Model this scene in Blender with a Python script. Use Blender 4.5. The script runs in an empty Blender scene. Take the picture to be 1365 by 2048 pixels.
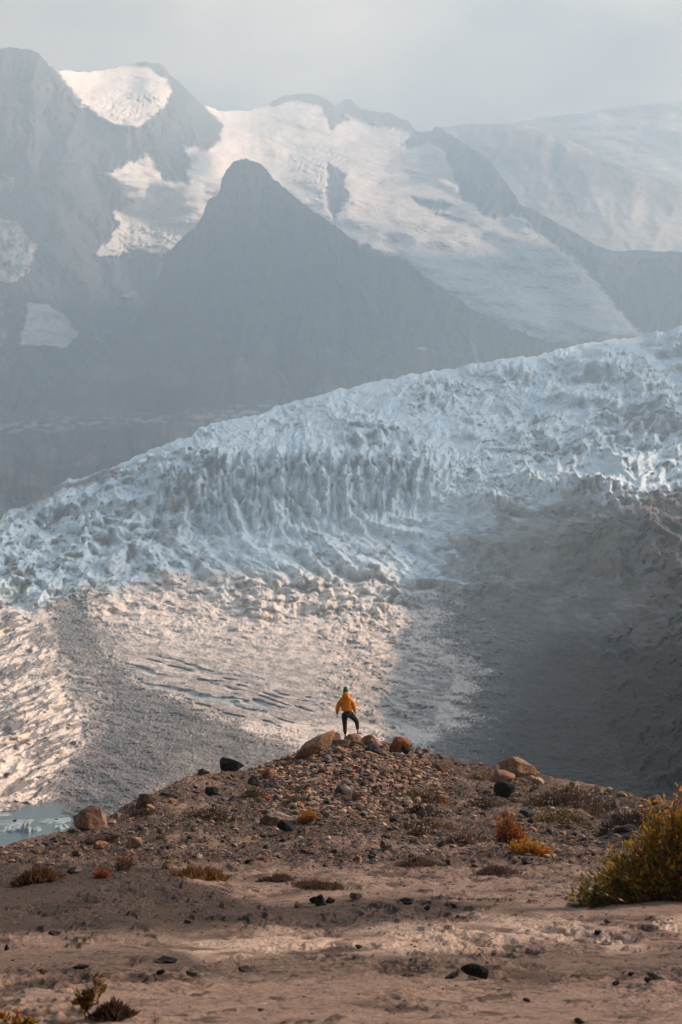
import bpy, bmesh, math, random
import numpy as np
from mathutils import Vector, Matrix, Quaternion

sc = bpy.context.scene
COL = sc.collection
R = math.radians

# ------------------------------------------------------------------ camera, light, exposure
F = 3600.0                     # focal length in photograph pixels (photo is 1365 x 2048)
PITCH = math.atan((1270 - 1024) / F)
CAMZ = 1.72
cam_d = bpy.data.cameras.new("camera")
cam = bpy.data.objects.new("camera", cam_d)
COL.objects.link(cam)
cam.location = (0, 0, CAMZ)
cam.rotation_euler = (math.pi / 2 + PITCH, 0, 0)
cam_d.sensor_fit = 'VERTICAL'
cam_d.sensor_height = 36.0
cam_d.lens = 36.0 * F / 2048
cam_d.clip_start = 0.1
cam_d.clip_end = 30000
cam_d.dof.use_dof = True
cam_d.dof.focus_distance = 55
cam_d.dof.aperture_fstop = 8
sc.camera = cam

SUN_AZ, SUN_EL = R(72), R(31)
SUN = np.array([math.sin(SUN_AZ) * math.cos(SUN_EL), math.cos(SUN_AZ) * math.cos(SUN_EL), math.sin(SUN_EL)])
sun_d = bpy.data.lights.new("sun", 'SUN')
sun_d.energy = 5.0
sun_d.angle = R(1.8)
sun_d.color = (1.0, 0.685, 0.465)
sun = bpy.data.objects.new("sun", sun_d)
COL.objects.link(sun)
sun.location = tuple(SUN * 3000)
sun.rotation_euler = Vector(SUN).to_track_quat('Z', 'Y').to_euler()

world = bpy.data.worlds.new("World")
sc.world = world
world.use_nodes = True
wn, wl = world.node_tree.nodes, world.node_tree.links
wn.clear()
w_out = wn.new('ShaderNodeOutputWorld')
w_bg = wn.new('ShaderNodeBackground')
w_sky = wn.new('ShaderNodeTexSky')
w_sky.sky_type = 'NISHITA'
w_sky.sun_disc = False
w_sky.sun_elevation = SUN_EL
w_sky.sun_rotation = SUN_AZ
w_sky.dust_density = 3.0
w_bg.inputs['Strength'].default_value = 0.11
# cloud cover: soft grey banks over the blue, thicker high up
w_tc = wn.new('ShaderNodeTexCoord')
w_map = wn.new('ShaderNodeMapping')
w_map.inputs['Scale'].default_value = (1.0, 1.0, 1.8)
w_n = wn.new('ShaderNodeTexNoise')
w_n.inputs['Scale'].default_value = 8.0
w_n.inputs['Detail'].default_value = 5
w_n.inputs['Roughness'].default_value = 0.5
w_cr = wn.new('ShaderNodeValToRGB')
w_cr.color_ramp.elements[0].position = 0.36
w_cr.color_ramp.elements[0].color = (1.6, 1.2, 0.9, 1)
w_cr.color_ramp.elements[1].position = 0.62
w_cr.color_ramp.elements[1].color = (4.7, 3.2, 2.1, 1)
w_mix = wn.new('ShaderNodeMix')
w_mix.data_type = 'RGBA'
w_mix.inputs[0].default_value = 0.85
w_sep = wn.new('ShaderNodeSeparateXYZ')
w_zr = wn.new('ShaderNodeMapRange')       # overhead the cloud deck is thick and dark
w_zr.inputs[1].default_value = 0.36
w_zr.inputs[2].default_value = 0.75
w_zr.inputs[3].default_value = 0.0
w_zr.inputs[4].default_value = 1.0
w_yr = wn.new('ShaderNodeMapRange')       # and behind us, away from the bright horizon
w_yr.inputs[1].default_value = -0.3
w_yr.inputs[2].default_value = 0.5
w_yr.inputs[3].default_value = 0.35
w_yr.inputs[4].default_value = 1.0
w_up = wn.new('ShaderNodeMix'); w_up.data_type = 'RGBA'
w_up.inputs[7].default_value = (0.34, 0.72, 1.35, 1)      # thinner, bluer sky overhead
w_mul = wn.new('ShaderNodeVectorMath'); w_mul.operation = 'SCALE'
wl.new(w_tc.outputs['Generated'], w_map.inputs[0])
wl.new(w_map.outputs[0], w_n.inputs['Vector'])
wl.new(w_n.outputs[0], w_cr.inputs[0])
wl.new(w_sky.outputs[0], w_mix.inputs[6])
wl.new(w_cr.outputs[0], w_mix.inputs[7])
wl.new(w_tc.outputs['Generated'], w_sep.inputs[0])
wl.new(w_sep.outputs[2], w_zr.inputs[0])
wl.new(w_sep.outputs[1], w_yr.inputs[0])
wl.new(w_zr.outputs[0], w_up.inputs[0])
wl.new(w_mix.outputs[2], w_up.inputs[6])
wl.new(w_up.outputs[2], w_mul.inputs[0])
wl.new(w_yr.outputs[0], w_mul.inputs[3])
# the overcast is brighter round the sun
w_dot = wn.new('ShaderNodeVectorMath'); w_dot.operation = 'DOT_PRODUCT'
w_dot.inputs[1].default_value = tuple(SUN)
w_gl = wn.new('ShaderNodeMapRange')
w_gl.inputs[1].default_value = 0.62; w_gl.inputs[2].default_value = 1.0
w_gl.inputs[3].default_value = 1.0; w_gl.inputs[4].default_value = 12.0
w_sc2 = wn.new('ShaderNodeVectorMath'); w_sc2.operation = 'SCALE'
wl.new(w_tc.outputs['Generated'], w_dot.inputs[0])
wl.new(w_dot.outputs['Value'], w_gl.inputs[0])
wl.new(w_mul.outputs[0], w_sc2.inputs[0]); wl.new(w_gl.outputs[0], w_sc2.inputs[3])
wl.new(w_sc2.outputs[0], w_bg.inputs[0])
wl.new(w_bg.outputs[0], w_out.inputs[0])

sc.view_settings.view_transform = 'Standard'
sc.view_settings.look = 'None'
sc.view_settings.gamma = 1
sc.view_settings.exposure = 1.24
sc.cycles.use_denoising = True
sc.cycles.max_bounces = 4
sc.cycles.diffuse_bounces = 2
sc.cycles.glossy_bounces = 2
sc.cycles.transmission_bounces = 2
sc.cycles.transparent_max_bounces = 8
sc.cycles.volume_bounces = 2
sc.cycles.caustics_reflective = False
sc.cycles.caustics_refractive = False

HAZE_DENSITY = 2.5e-4
HAZE_COLOR = (0.515, 0.68, 0.805, 1)

# ------------------------------------------------------------------ helpers
def unproj(px, py, d):
    """Point seen at photo pixel (px, py) at forward distance d (metres along +Y)."""
    a = (np.asarray(px, float) - 682.5) / F
    b = (1024 - np.asarray(py, float)) / F
    yy = math.cos(PITCH) - b * math.sin(PITCH)
    zz = math.sin(PITCH) + b * math.cos(PITCH)
    k = np.asarray(d, float) / yy
    return np.stack(np.broadcast_arrays(a * k, yy * k, zz * k + CAMZ), -1)

def proj(p):
    """world point(s) -> photo pixel (px, py)"""
    p = np.asarray(p, float)
    x, y, z = p[..., 0], p[..., 1], p[..., 2] - CAMZ
    dep = y * math.cos(PITCH) + z * math.sin(PITCH)
    up = -y * math.sin(PITCH) + z * math.cos(PITCH)
    return 682.5 + F * x / dep, 1024 - F * up / dep

def z_at(py, d):
    return unproj(682.5, py, d)[..., 2]

_rs = np.random.RandomState(7)
_P = _rs.permutation(256)
_P = np.concatenate([_P, _P, _P])
_GA = np.linspace(0, 2 * np.pi, 32, endpoint=False)
_GX, _GY = np.cos(_GA), np.sin(_GA)

def pn(x, y, seed=0):
    """2-D gradient noise, about -0.7..0.7"""
    x = np.asarray(x, float) + seed * 17.31
    y = np.asarray(y, float) + seed * 9.77
    xi = np.floor(x).astype(np.int64); yi = np.floor(y).astype(np.int64)
    xf = x - xi; yf = y - yi
    u = xf * xf * xf * (xf * (xf * 6 - 15) + 10)
    v = yf * yf * yf * (yf * (yf * 6 - 15) + 10)
    def g(ix, iy, dx, dy):
        h = _P[_P[ix & 255] + (iy & 255)] & 31
        return _GX[h] * dx + _GY[h] * dy
    n00 = g(xi, yi, xf, yf); n10 = g(xi + 1, yi, xf - 1, yf)
    n01 = g(xi, yi + 1, xf, yf - 1); n11 = g(xi + 1, yi + 1, xf - 1, yf - 1)
    a = n00 + u * (n10 - n00); b = n01 + u * (n11 - n01)
    return (a + v * (b - a)) * 1.41

def fbm(x, y, o=4, seed=0, rough=0.5):
    s = 0; a = 1.0; t = 0
    for k in range(o):
        s = s + a * pn(x * 2 ** k, y * 2 ** k, seed + k * 3)
        t += a; a *= rough
    return s / t

def ridged(x, y, o=4, seed=0, rough=0.5):
    s = 0; a = 1.0; t = 0
    for k in range(o):
        s = s + a * (1 - np.abs(pn(x * 2 ** k, y * 2 ** k, seed + k * 3)) * 1.6)
        t += a; a *= rough
    return np.clip(s / t, 0, 1)           # sharp crests near 1

def worley(x, y, seed=0):
    """distances to the nearest and second nearest scattered points"""
    x = np.asarray(x, float) + seed * 7.13; y = np.asarray(y, float) + seed * 3.71
    xi = np.floor(x).astype(np.int64); yi = np.floor(y).astype(np.int64)
    f1 = np.full(x.shape, 9.0); f2 = np.full(x.shape, 9.0)
    for dx in (-1, 0, 1):
        for dy in (-1, 0, 1):
            cx, cy = xi + dx, yi + dy
            a = _P[_P[cx & 255] + (cy & 255)]; b = _P[_P[(cx + 57) & 255] + ((cy + 131) & 255)]
            d = (cx + 0.1 + 0.8 * a / 255.0 - x) ** 2 + (cy + 0.1 + 0.8 * b / 255.0 - y) ** 2
            lo = d < f1
            f2 = np.where(lo, f1, np.minimum(f2, d)); f1 = np.where(lo, d, f1)
    return np.sqrt(f1), np.sqrt(f2)

def smooth(a, b, x):
    t = np.clip((np.asarray(x, float) - a) / (b - a), 0, 1)
    return t * t * (3 - 2 * t)

def softpoly(px, py, poly, blur):
    """1 inside the polygon, 0 outside, soft edge `blur` wide."""
    P = np.asarray(poly, float)
    inside = np.zeros(px.shape, bool)
    dist = np.full(px.shape, 1e18)
    for i in range(len(P)):
        ax, ay = P[i]; bx, by = P[(i + 1) % len(P)]
        ex, ey = bx - ax, by - ay
        L = ex * ex + ey * ey + 1e-9
        t = np.clip(((px - ax) * ex + (py - ay) * ey) / L, 0, 1)
        dist = np.minimum(dist, (px - ax - t * ex) ** 2 + (py - ay - t * ey) ** 2)
        c = (ay > py) != (by > py)
        with np.errstate(divide='ignore', invalid='ignore'):
            xx = ax + (py - ay) * ex / (ey if ey != 0 else 1e-9)
        inside ^= c & (px < xx)
    sd = np.sqrt(dist) * np.where(inside, 1, -1)
    return smooth(-blur / 2, blur / 2, sd)

def tps(ctrl, px, py, scale=400.0):
    """thin-plate interpolation of d over photo pixels; works on log d"""
    c = np.asarray(ctrl, float)
    X = c[:, :2] / scale
    V = np.log(c[:, 2])
    n = len(X)
    def U(r2):
        return np.where(r2 > 1e-12, r2 * np.log(r2 + 1e-12), 0)
    r2 = ((X[:, None] - X[None]) ** 2).sum(-1)
    A = np.zeros((n + 3, n + 3))
    A[:n, :n] = U(r2) + np.eye(n) * 0.02
    A[:n, n] = 1; A[:n, n + 1:] = X
    A[n, :n] = 1; A[n + 1:, :n] = X.T
    w = np.linalg.solve(A, np.concatenate([V, [0, 0, 0]]))
    x, y = px / scale, py / scale
    s = w[n] + w[n + 1] * x + w[n + 2] * y
    for i in range(n):
        s = s + w[i] * U((x - X[i, 0]) ** 2 + (y - X[i, 1]) ** 2)
    return np.exp(s)

def interp(x, pts):
    p = np.asarray(pts, float)
    return np.interp(x, p[:, 0], p[:, 1])

def add_tint(me, tint):
    at = me.attributes.new("tint", 'FLOAT_COLOR', 'POINT')
    c = np.ones((len(me.vertices), 4), np.float32)
    c[:, :3] = tint
    at.data.foreach_set("color", c.ravel())

def mesh_np(name, verts, faces, mat=None, parent=None, tint=None, smooth_=True):
    """verts Nx3, faces Mx3 or Mx4 arrays -> one linked mesh object"""
    verts = np.asarray(verts, np.float32)
    faces = np.asarray(faces, np.int32)
    me = bpy.data.meshes.new(name)
    k = faces.shape[1]
    me.vertices.add(len(verts)); me.vertices.foreach_set("co", verts.ravel())
    me.loops.add(faces.size); me.loops.foreach_set("vertex_index", faces.ravel())
    me.polygons.add(len(faces))
    me.polygons.foreach_set("loop_start", np.arange(0, faces.size, k, dtype=np.int32))
    me.update(calc_edges=True)
    me.polygons.foreach_set("use_smooth", np.full(len(faces), smooth_))
    if tint is not None:
        add_tint(me, tint)
    if mat: me.materials.append(mat)
    o = bpy.data.objects.new(name, me)
    COL.objects.link(o)
    if parent: o.parent = parent
    return o

def grid_faces(nr, nc):
    i = np.arange(nr * nc).reshape(nr, nc)
    return np.stack([i[:-1, :-1], i[:-1, 1:], i[1:, 1:], i[1:, :-1]], -1).reshape(-1, 4)

def tag(o, label=None, cat=None, group=None, kind=None):
    if label: o["label"] = label
    if cat: o["category"] = cat
    if group: o["group"] = group
    if kind: o["kind"] = kind
    return o

def empty(name, loc):
    o = bpy.data.objects.new(name, None)
    o.empty_display_size = 0.1
    COL.objects.link(o)
    o.location = loc
    return o

# ------------------------------------------------------------------ materials
def mat_tint(name, rough=0.9, scales=((0.2, 0.25), (1.0, 0.25)), bump=(1.0, 0.5, 0.2), spec=0.2, base=None,
             translucent=0.0):
    """Principled material: base colour from the 'tint' attribute (or `base`), varied by noise, with bump."""
    m = bpy.data.materials.new(name)
    m.use_nodes = True
    nt = m.node_tree; n = nt.nodes; l = nt.links
    b = n['Principled BSDF']
    b.inputs['Roughness'].default_value = rough
    b.inputs['Specular IOR Level'].default_value = spec
    tc = n.new('ShaderNodeTexCoord')
    if base is None:
        src = n.new('ShaderNodeAttribute'); src.attribute_name = 'tint'; col = src.outputs['Color']
    else:
        src = n.new('ShaderNodeRGB'); src.outputs[0].default_value = (*base, 1); col = src.outputs[0]
    for s, amt in scales:
        nz = n.new('ShaderNodeTexNoise'); nz.inputs['Scale'].default_value = s; nz.inputs['Detail'].default_value = 4
        l.new(tc.outputs['Object'], nz.inputs['Vector'])
        mr = n.new('ShaderNodeMapRange')
        mr.inputs[1].default_value = 0.3; mr.inputs[2].default_value = 0.7
        mr.inputs[3].default_value = 1 - amt; mr.inputs[4].default_value = 1 + amt
        l.new(nz.outputs[0], mr.inputs[0])
        sc_ = n.new('ShaderNodeVectorMath'); sc_.operation = 'SCALE'
        l.new(col, sc_.inputs[0]); l.new(mr.outputs[0], sc_.inputs[3])
        col = sc_.outputs[0]
    l.new(col, b.inputs['Base Color'])
    if bump:
        s, st, dist = bump
        nz = n.new('ShaderNodeTexNoise'); nz.inputs['Scale'].default_value = s; nz.inputs['Detail'].default_value = 6
        nz.inputs['Roughness'].default_value = 0.65
        l.new(tc.outputs['Object'], nz.inputs['Vector'])
        bp = n.new('ShaderNodeBump'); bp.inputs['Strength'].default_value = st; bp.inputs['Distance'].default_value = dist
        l.new(nz.outputs[0], bp.inputs['Height']); l.new(bp.outputs[0], b.inputs['Normal'])
    if translucent:
        tr = n.new('ShaderNodeBsdfTranslucent'); l.new(col, tr.inputs[0])
        mx = n.new('ShaderNodeMixShader'); mx.inputs[0].default_value = translucent
        l.new(b.outputs[0], mx.inputs[1]); l.new(tr.outputs[0], mx.inputs[2])
        l.new(mx.outputs[0], n['Material Output'].inputs[0])
    return m

M_ground = mat_tint("sand and gravel", 0.95, ((3, .12), (14, .22), (60, .30)), (38, 0.9, 0.03), 0.1)
M_stone = mat_tint("weathered stone", 0.9, ((3, .3), (11, .35), (45, .3)), (9, 1.0, 0.06), 0.15)
M_gravel = mat_tint("gravel stone", 0.9, ((14, .2),), None, 0.15)
M_ice = mat_tint("glacier ice", 0.75, ((0.06, .10), (0.25, .14), (0.9, .16)), (0.22, 0.9, 2.4), 0.15)
M_rock = mat_tint("mountain rock and snow", 0.95, ((0.02, .15), (0.09, .2)), (0.03, 0.6, 14.0), 0.05)
M_leaf = mat_tint("autumn leaf", 0.6, ((12, .2),), None, 0.25, None, 0.6)
M_twig = mat_tint("twig", 0.9, ((30, .2),), None, 0.1)

# ------------------------------------------------------------------ the near ground: sandy flat and moraine mound
CREST = [(-2600, 2000, 14), (-1200, 1830, 20), (-500, 1750, 27), (-200, 1722, 31), (0, 1700, 34), (70, 1685, 36), (145, 1662, 38), (215, 1640, 40), (270, 1612, 43), (330, 1582, 46), (400, 1551, 50),
         (480, 1542, 53), (560, 1522, 57), (620, 1500, 59), (690, 1484, 60.5), (740, 1484, 60.5), (790, 1496, 60), (830, 1499, 60), (880, 1512, 59),
         (960, 1527, 58), (1070, 1550, 56), (1165, 1572, 53), (1230, 1589, 50), (1290, 1605, 47), (1365, 1602, 44), (1500, 1622, 40), (2000, 1690, 32), (3000, 1850, 20), (4200, 2000, 14)]
CR = np.array(CREST, float)
NEAR = [(0, 0.0)] + [(d_, float(z_at(p_, d_))) for d_, p_ in ((7.8, 2048), (11, 1962), (15, 1873), (20, 1800))]

def crest(px):
    return np.interp(px, CR[:, 0], CR[:, 1]), np.interp(px, CR[:, 0], CR[:, 2])

def ground_base(px, d):
    """height of the smooth ground (world z) for a ray column px and forward distance d"""
    pc, dc = crest(px)
    zn = interp(np.minimum(d, 20), NEAR)
    t = np.clip((d - 20) / np.maximum(dc - 20, 1), 0, 1)
    py20 = 1800.0
    py = py20 + (pc - py20) * t ** 0.97
    zm = z_at(py, np.maximum(d, 1))
    z = np.where(d < 20, zn, zm)
    dd = np.maximum(d - dc, 0)
    zc = z_at(pc, dc)
    zb = zc - 0.02 * dd - 0.6 * dd * dd / (dd + 14)
    z = np.where(d > dc, zb, z)
    # wide side columns whose crest would lie nearer than the flat: keep the flat
    return np.maximum(z, -66.0)

def ground_detail(x, y, px, py, d):
    """lumps, hummocks, crust edges"""
    far = smooth(21, 30, d)
    h = 0.22 * far * fbm(x / 3.2, y / 5.0, 4, 1)
    h += 0.14 * far * (ridged(x / 0.9, y / 1.4, 4, 5, 0.62) - 0.5)
    h += 0.075 * far * fbm(x / 0.28, y / 0.5, 3, 7, 0.65)
    h += 0.06 * fbm(x / 1.6, y / 2.2, 4, 11) * (0.6 + 0.4 * far)
    # broken crust: thin plates with ragged edges on the sandy flat
    cr = fbm(x / 0.60, y / 1.3, 5, 21, 0.62)
    rough = smooth(-0.12, 0.2, fbm(x / 1.6, y / 3.4, 3, 31)) * (1 - far)
    plate = np.clip(cr * 9, -1, 1)
    h += 0.028 * rough * plate
    h -= 0.018 * rough * smooth(0.10, 0.0, np.abs(cr - 0.12))
    cl = ridged(x / 0.22, y / 0.34, 3, 43, 0.6)
    h += 0.040 * (1 - far) * (cl - 0.45) * smooth(0.0, 0.3, fbm(x / 1.1, y / 2.2, 3, 45))
    h += (0.010 + 0.022 * smooth(9, 16, d)) * (1 - far) * smooth(0.20, 0.30, fbm(x / 0.32, y / 0.62, 4, 25, 0.65)) * smooth(-0.2, 0.15, fbm(x / 1.8, y / 3.0, 3, 35))
    h += 0.008 * (1 - far) * fbm(x / 0.12, y / 0.2, 3, 41)
    return h

def bump_px(px, d, cx, cd, wx, wd, h):
    return h * np.exp(-((px - cx) / wx) ** 2 - ((d - cd) / wd) ** 2)

def ground_z(px, d):
    p = unproj(px, 1270, d)
    x, y = p[..., 0], p[..., 1]
    z = ground_base(px, d)
    h = ground_detail(x, y, px, 0, d)
    # low gravel banks that rim the sandy hollow
    h = h + bump_px(px, d, 180, 22.0, 230, 2.2, 0.22) + bump_px(px, d, 760, 19.2, 190, 0.7, 0.10)
    h = h + bump_px(px, d, 250, 16.2, 90, 0.7, 0.10) - bump_px(px, d, 760, 22.5, 330, 2.0, 0.12)
    h = h + bump_px(px, d, 1330, 19.5, 130, 2.0, 0.12)
    h = h + bump_px(px, d, 1150, 49, 90, 3.0, 0.22) - bump_px(px, d, 1195, 42, 25, 5.0, 0.25)
    dcr = crest(px)[1]
    back = 1 - smooth(0.0, 6.0, d - dcr)
    return z + h * (0.25 + 0.75 * back)

cols = np.concatenate([np.linspace(-2600, -160, 60, endpoint=False), np.linspace(-160, 1520, 1000, endpoint=False), np.linspace(1520, 4200, 60)])
dn = np.concatenate([np.geomspace(0.6, 7.2, 25, endpoint=False), np.geomspace(7.2, 66, 760, endpoint=False), np.geomspace(66, 520, 50)])
PX, D = np.meshgrid(cols, dn)
GPX, GD_ = PX, D
GP = unproj(PX, 1270, D)
GP[..., 2] = ground_z(PX, D)
gx, gy, gz = GP[..., 0], GP[..., 1], GP[..., 2]
gpy = proj(GP)[1]

SAND = np.array([0.275, 0.192, 0.146]); PALE = np.array([0.46, 0.345, 0.265]); DARK = np.array([0.036, 0.029, 0.025])
BROWN = np.array([0.105, 0.075, 0.058])
wpx = PX + 60 * fbm(gx / 1.2, gy / 2.5, 3, 51)
wpy = gpy + 16 * fbm(gx / 1.0, gy / 2.2, 4, 53)
c = np.broadcast_to(SAND, GP.shape).copy()
def blend(c, col, w):
    return c + (np.asarray(col) - c) * w[..., None]
mound = smooth(1752, 1705, wpy)
gravel_bank = softpoly(wpx, wpy, [(-2600, 1725), (330, 1725), (480, 1800), (600, 1812), (800, 1795), (960, 1812), (860, 1850), (520, 1850), (330, 1862), (150, 1868), (-2600, 1872)], 24)
pale_n = smooth(-0.18, 0.10, fbm(gx / 1.1, gy / 3.0, 5, 61, 0.6))
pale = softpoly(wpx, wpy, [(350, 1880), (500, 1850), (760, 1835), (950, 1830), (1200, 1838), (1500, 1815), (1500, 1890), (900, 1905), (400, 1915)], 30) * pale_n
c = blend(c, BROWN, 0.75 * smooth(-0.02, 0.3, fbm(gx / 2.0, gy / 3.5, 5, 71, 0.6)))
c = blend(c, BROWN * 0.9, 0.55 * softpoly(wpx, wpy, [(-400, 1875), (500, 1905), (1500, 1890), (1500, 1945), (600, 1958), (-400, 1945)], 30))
crn = fbm(gx / 0.60, gy / 1.3, 5, 21, 0.62)      # the same plates as in the relief
rgh = smooth(-0.12, 0.2, fbm(gx / 1.6, gy / 3.4, 3, 31)) * (1 - mound)
c = blend(c, BROWN * 0.62, 0.85 * rgh * smooth(0.02, -0.10, crn))
crack = smooth(0.035, 0.0, np.abs(crn - 0.12)) + 0.8 * smooth(0.03, 0.0, np.abs(fbm(gx / 0.30, gy / 0.8, 3, 23, 0.6)))
c = blend(c, DARK, 0.65 * (crack * smooth(-0.25, 0.1, fbm(gx / 1.2, gy / 2.6, 3, 33)) * (1 - mound)).clip(0, 1))
clod = smooth(0.20, 0.30, fbm(gx / 0.32, gy / 0.62, 4, 25, 0.65)) * smooth(-0.2, 0.15, fbm(gx / 1.8, gy / 3.0, 3, 35))
c = blend(c, BROWN * 0.5, 0.8 * clod * (1 - mound) * (1 - 0.5 * pale))
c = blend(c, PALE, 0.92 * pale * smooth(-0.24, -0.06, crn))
c = blend(c, BROWN * 0.68, 0.92 * mound)
c = blend(c, DARK * 1.25, 0.85 * gravel_bank)
specks = smooth(0.12, 0.34, fbm(gx / 0.16, gy / 0.22, 3, 81)) * smooth(-0.2, 0.3, fbm(gx / 1.5, gy / 2, 3, 83))
c = blend(c, DARK, 0.8 * specks * (1 - 0.6 * pale))
sandy = mound * smooth(0.02, 0.3, fbm(gx / 2.4, gy / 4.0, 4, 91))
c = blend(c, SAND * 0.85, 0.6 * sandy)
grit = smooth(0.05, 0.30, fbm(gx / 0.10, gy / 0.16, 3, 87, 0.7))
c = blend(c, DARK, 0.7 * grit * mound)
c = blend(c, SAND * 1.2, 0.6 * smooth(0.14, 0.34, fbm(gx / 0.13, gy / 0.18, 3, 89, 0.7)) * mound)
beyond = smooth(0, 12, D - crest(PX)[1])
c = blend(c, BROWN * 0.8, beyond)
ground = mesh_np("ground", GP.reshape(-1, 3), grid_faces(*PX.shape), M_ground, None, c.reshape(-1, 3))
tag(ground, kind="structure")

def find_d(px, py):
    """forward distance at which the ground in column px is seen at photo height py (nearest hit)"""
    ds = np.geomspace(5, 75, 1500)
    p = unproj(px, py, ds)
    col_ = 682.5 + p[:, 0] / p[:, 1] * F / math.cos(PITCH)
    gap = p[:, 2] - ground_z(col_, ds)
    i = np.where(gap <= 0)[0]
    k = i[0] if len(i) else int(np.argmin(gap[ds < float(crest(px)[1]) + 1.0]))
    return float(ds[k]), float(col_[k])

def on_ground(px, py):
    d, c_ = find_d(px, py)
    p = unproj(c_, 1270, d)
    return np.array([p[0], p[1], float(ground_z(np.array([c_]), np.array([d]))[0])]), d

def z_ground_xy(x, y):
    x = np.asarray(x, float); y = np.asarray(y, float)
    return ground_z(682.5 + x / y * F / math.cos(PITCH), y)

# ------------------------------------------------------------------ the glacier and the valley floor below the mound
EDGE = [(-400, 1085), (-120, 1055), (0, 1030), (60, 1010), (125, 966), (200, 948), (250, 925), (300, 903), (345, 885), (380, 876), (398, 856), (430, 848),
        (480, 838), (530, 828), (548, 816), (600, 803), (680, 781), (740, 768), (820, 752), (900, 740), (1000, 722), (1080, 712), (1170, 690),
        (1280, 672), (1365, 656), (1500, 640), (1700, 615)]
GD = [(-300, 1720, 430), (0, 1720, 430), (400, 1720, 420), (900, 1720, 410), (1365, 1720, 290), (1650, 1720, 270),
      (-250, 1500, 760), (0, 1640, 515), (140, 1640, 505), (0, 1600, 535), (170, 1650, 470), (230, 1640, 465), (320, 1640, 455), (90, 1690, 462), (200, 1500, 745), (690, 1500, 740), (1000, 1500, 735), (1365, 1550, 350), (1650, 1500, 310),
      (0, 1400, 960), (300, 1400, 950), (690, 1400, 950), (1000, 1400, 930), (1200, 1400, 590), (1365, 1350, 440), (1650, 1350, 370),
      (0, 1300, 1200), (690, 1300, 1210), (1000, 1300, 1180), (1200, 1260, 820), (1365, 1200, 620), (1650, 1150, 480),
      (0, 1200, 1480), (300, 1200, 1490), (690, 1180, 1530), (1000, 1180, 1460), (1150, 1150, 1290), (1365, 1050, 1050),
      (0, 1100, 1740), (400, 1110, 1720), (690, 1100, 1700), (1000, 1080, 1620), (1120, 1100, 1360), (1250, 1000, 1420), (1365, 970, 1500),
      (-300, 1080, 1820), (0, 1032, 1960), (200, 950, 2150), (300, 1000, 1930), (600, 1030, 1830), (850, 1030, 1810), (1000, 990, 1800),
      (400, 920, 2080), (600, 925, 1960), (850, 915, 1980), (1000, 940, 1950), (1200, 930, 1850), (1365, 930, 1800),
      (400, 860, 2420), (540, 825, 2560), (600, 880, 2280), (850, 870, 2320), (1100, 870, 2250), (1365, 850, 2150),
      (690, 785, 2750), (1000, 725, 3000), (1365, 660, 3050), (1650, 620, 3050), (1000, 800, 2650), (1365, 750, 2650)]
cols = np.concatenate([np.arange(-380, -20, 8.0), np.arange(-20, 1390, 1.45), np.arange(1390, 1690, 8.0)])
top = np.interp(cols, *np.array(EDGE, float).T)
top = top + 5 * ridged(cols / 42.0, cols * 0, 3, 3) - 5 + 4 * pn(cols / 13.0, cols * 0 + 3.3, 9)
NR = 860
t = np.linspace(0, 1, NR)[:, None]
PX = np.broadcast_to(cols, (NR, len(cols)))
PY = 1720 + (top - 1720) * t
# depth on a coarse lattice, then bilinear, so that the thin-plate sum stays cheap
lx = np.arange(-400, 1720, 20.0); ly = np.arange(560, 1760, 20.0)
LD = np.log(tps(GD, *np.meshgrid(lx, ly)))
def lattice(A, lx, ly, px, py):
    u = np.clip((px - lx[0]) / (lx[1] - lx[0]), 0, len(lx) - 1.001); v = np.clip((py - ly[0]) / (ly[1] - ly[0]), 0, len(ly) - 1.001)
    i = u.astype(int); j = v.astype(int); fu = u - i; fv = v - j
    return (A[j, i] * (1 - fu) + A[j, i + 1] * fu) * (1 - fv) + (A[j + 1, i] * (1 - fu) + A[j + 1, i + 1] * fu) * fv
D = np.exp(lattice(LD, lx, ly, PX, PY))
P = unproj(PX, PY, D)
x, y = P[..., 0], P[..., 1]
wx = PX + 38 * fbm(PX / 130, PY / 90, 4, 101)
wy = PY + 22 * fbm(PX / 120, PY / 60, 4, 103)

W_fins = softpoly(wx, wy, [(330, 935), (470, 918), (600, 905), (760, 898), (870, 905), (890, 950), (840, 1010), (740, 1040), (580, 1050), (400, 1060), (300, 1020)], 80)
W_left = softpoly(wx, wy, [(-400, 1090), (0, 1025), (250, 920), (460, 900), (420, 1000), (330, 1100), (210, 1190), (90, 1215), (-400, 1240)], 60)
W_up = softpoly(wx, wy, [(360, 905), (540, 800), (1000, 700), (1700, 560), (1700, 960), (1150, 945), (900, 905), (600, 890)], 50)
W_mid = softpoly(wx, wy, [(300, 1090), (560, 1080), (880, 1050), (1050, 1000), (1200, 960), (1120, 1060), (1080, 1150), (900, 1200), (700, 1190), (430, 1170), (260, 1150)], 130)
W_low = softpoly(wx, wy, [(160, 1200), (330, 1150), (700, 1170), (780, 1250), (900, 1350), (870, 1450), (700, 1450), (480, 1440), (250, 1340)], 60)
W_lob = softpoly(wx, wy, [(400, 1150), (640, 1140), (820, 1170), (900, 1200), (800, 1230), (660, 1240), (460, 1215)], 50)
W_white = softpoly(wx, wy, [(-400, 1210), (0, 1205), (120, 1270), (130, 1400), (165, 1450), (120, 1560), (70, 1600), (-400, 1610)], 36)
W_rock = softpoly(wx, wy, [(1100, 1085), (1140, 1050), (1260, 1020), (1420, 960), (1720, 930), (1720, 1720), (1330, 1720), (1190, 1350), (1230, 1260), (1330, 1220), (1280, 1150), (1140, 1150)], 40)
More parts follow.
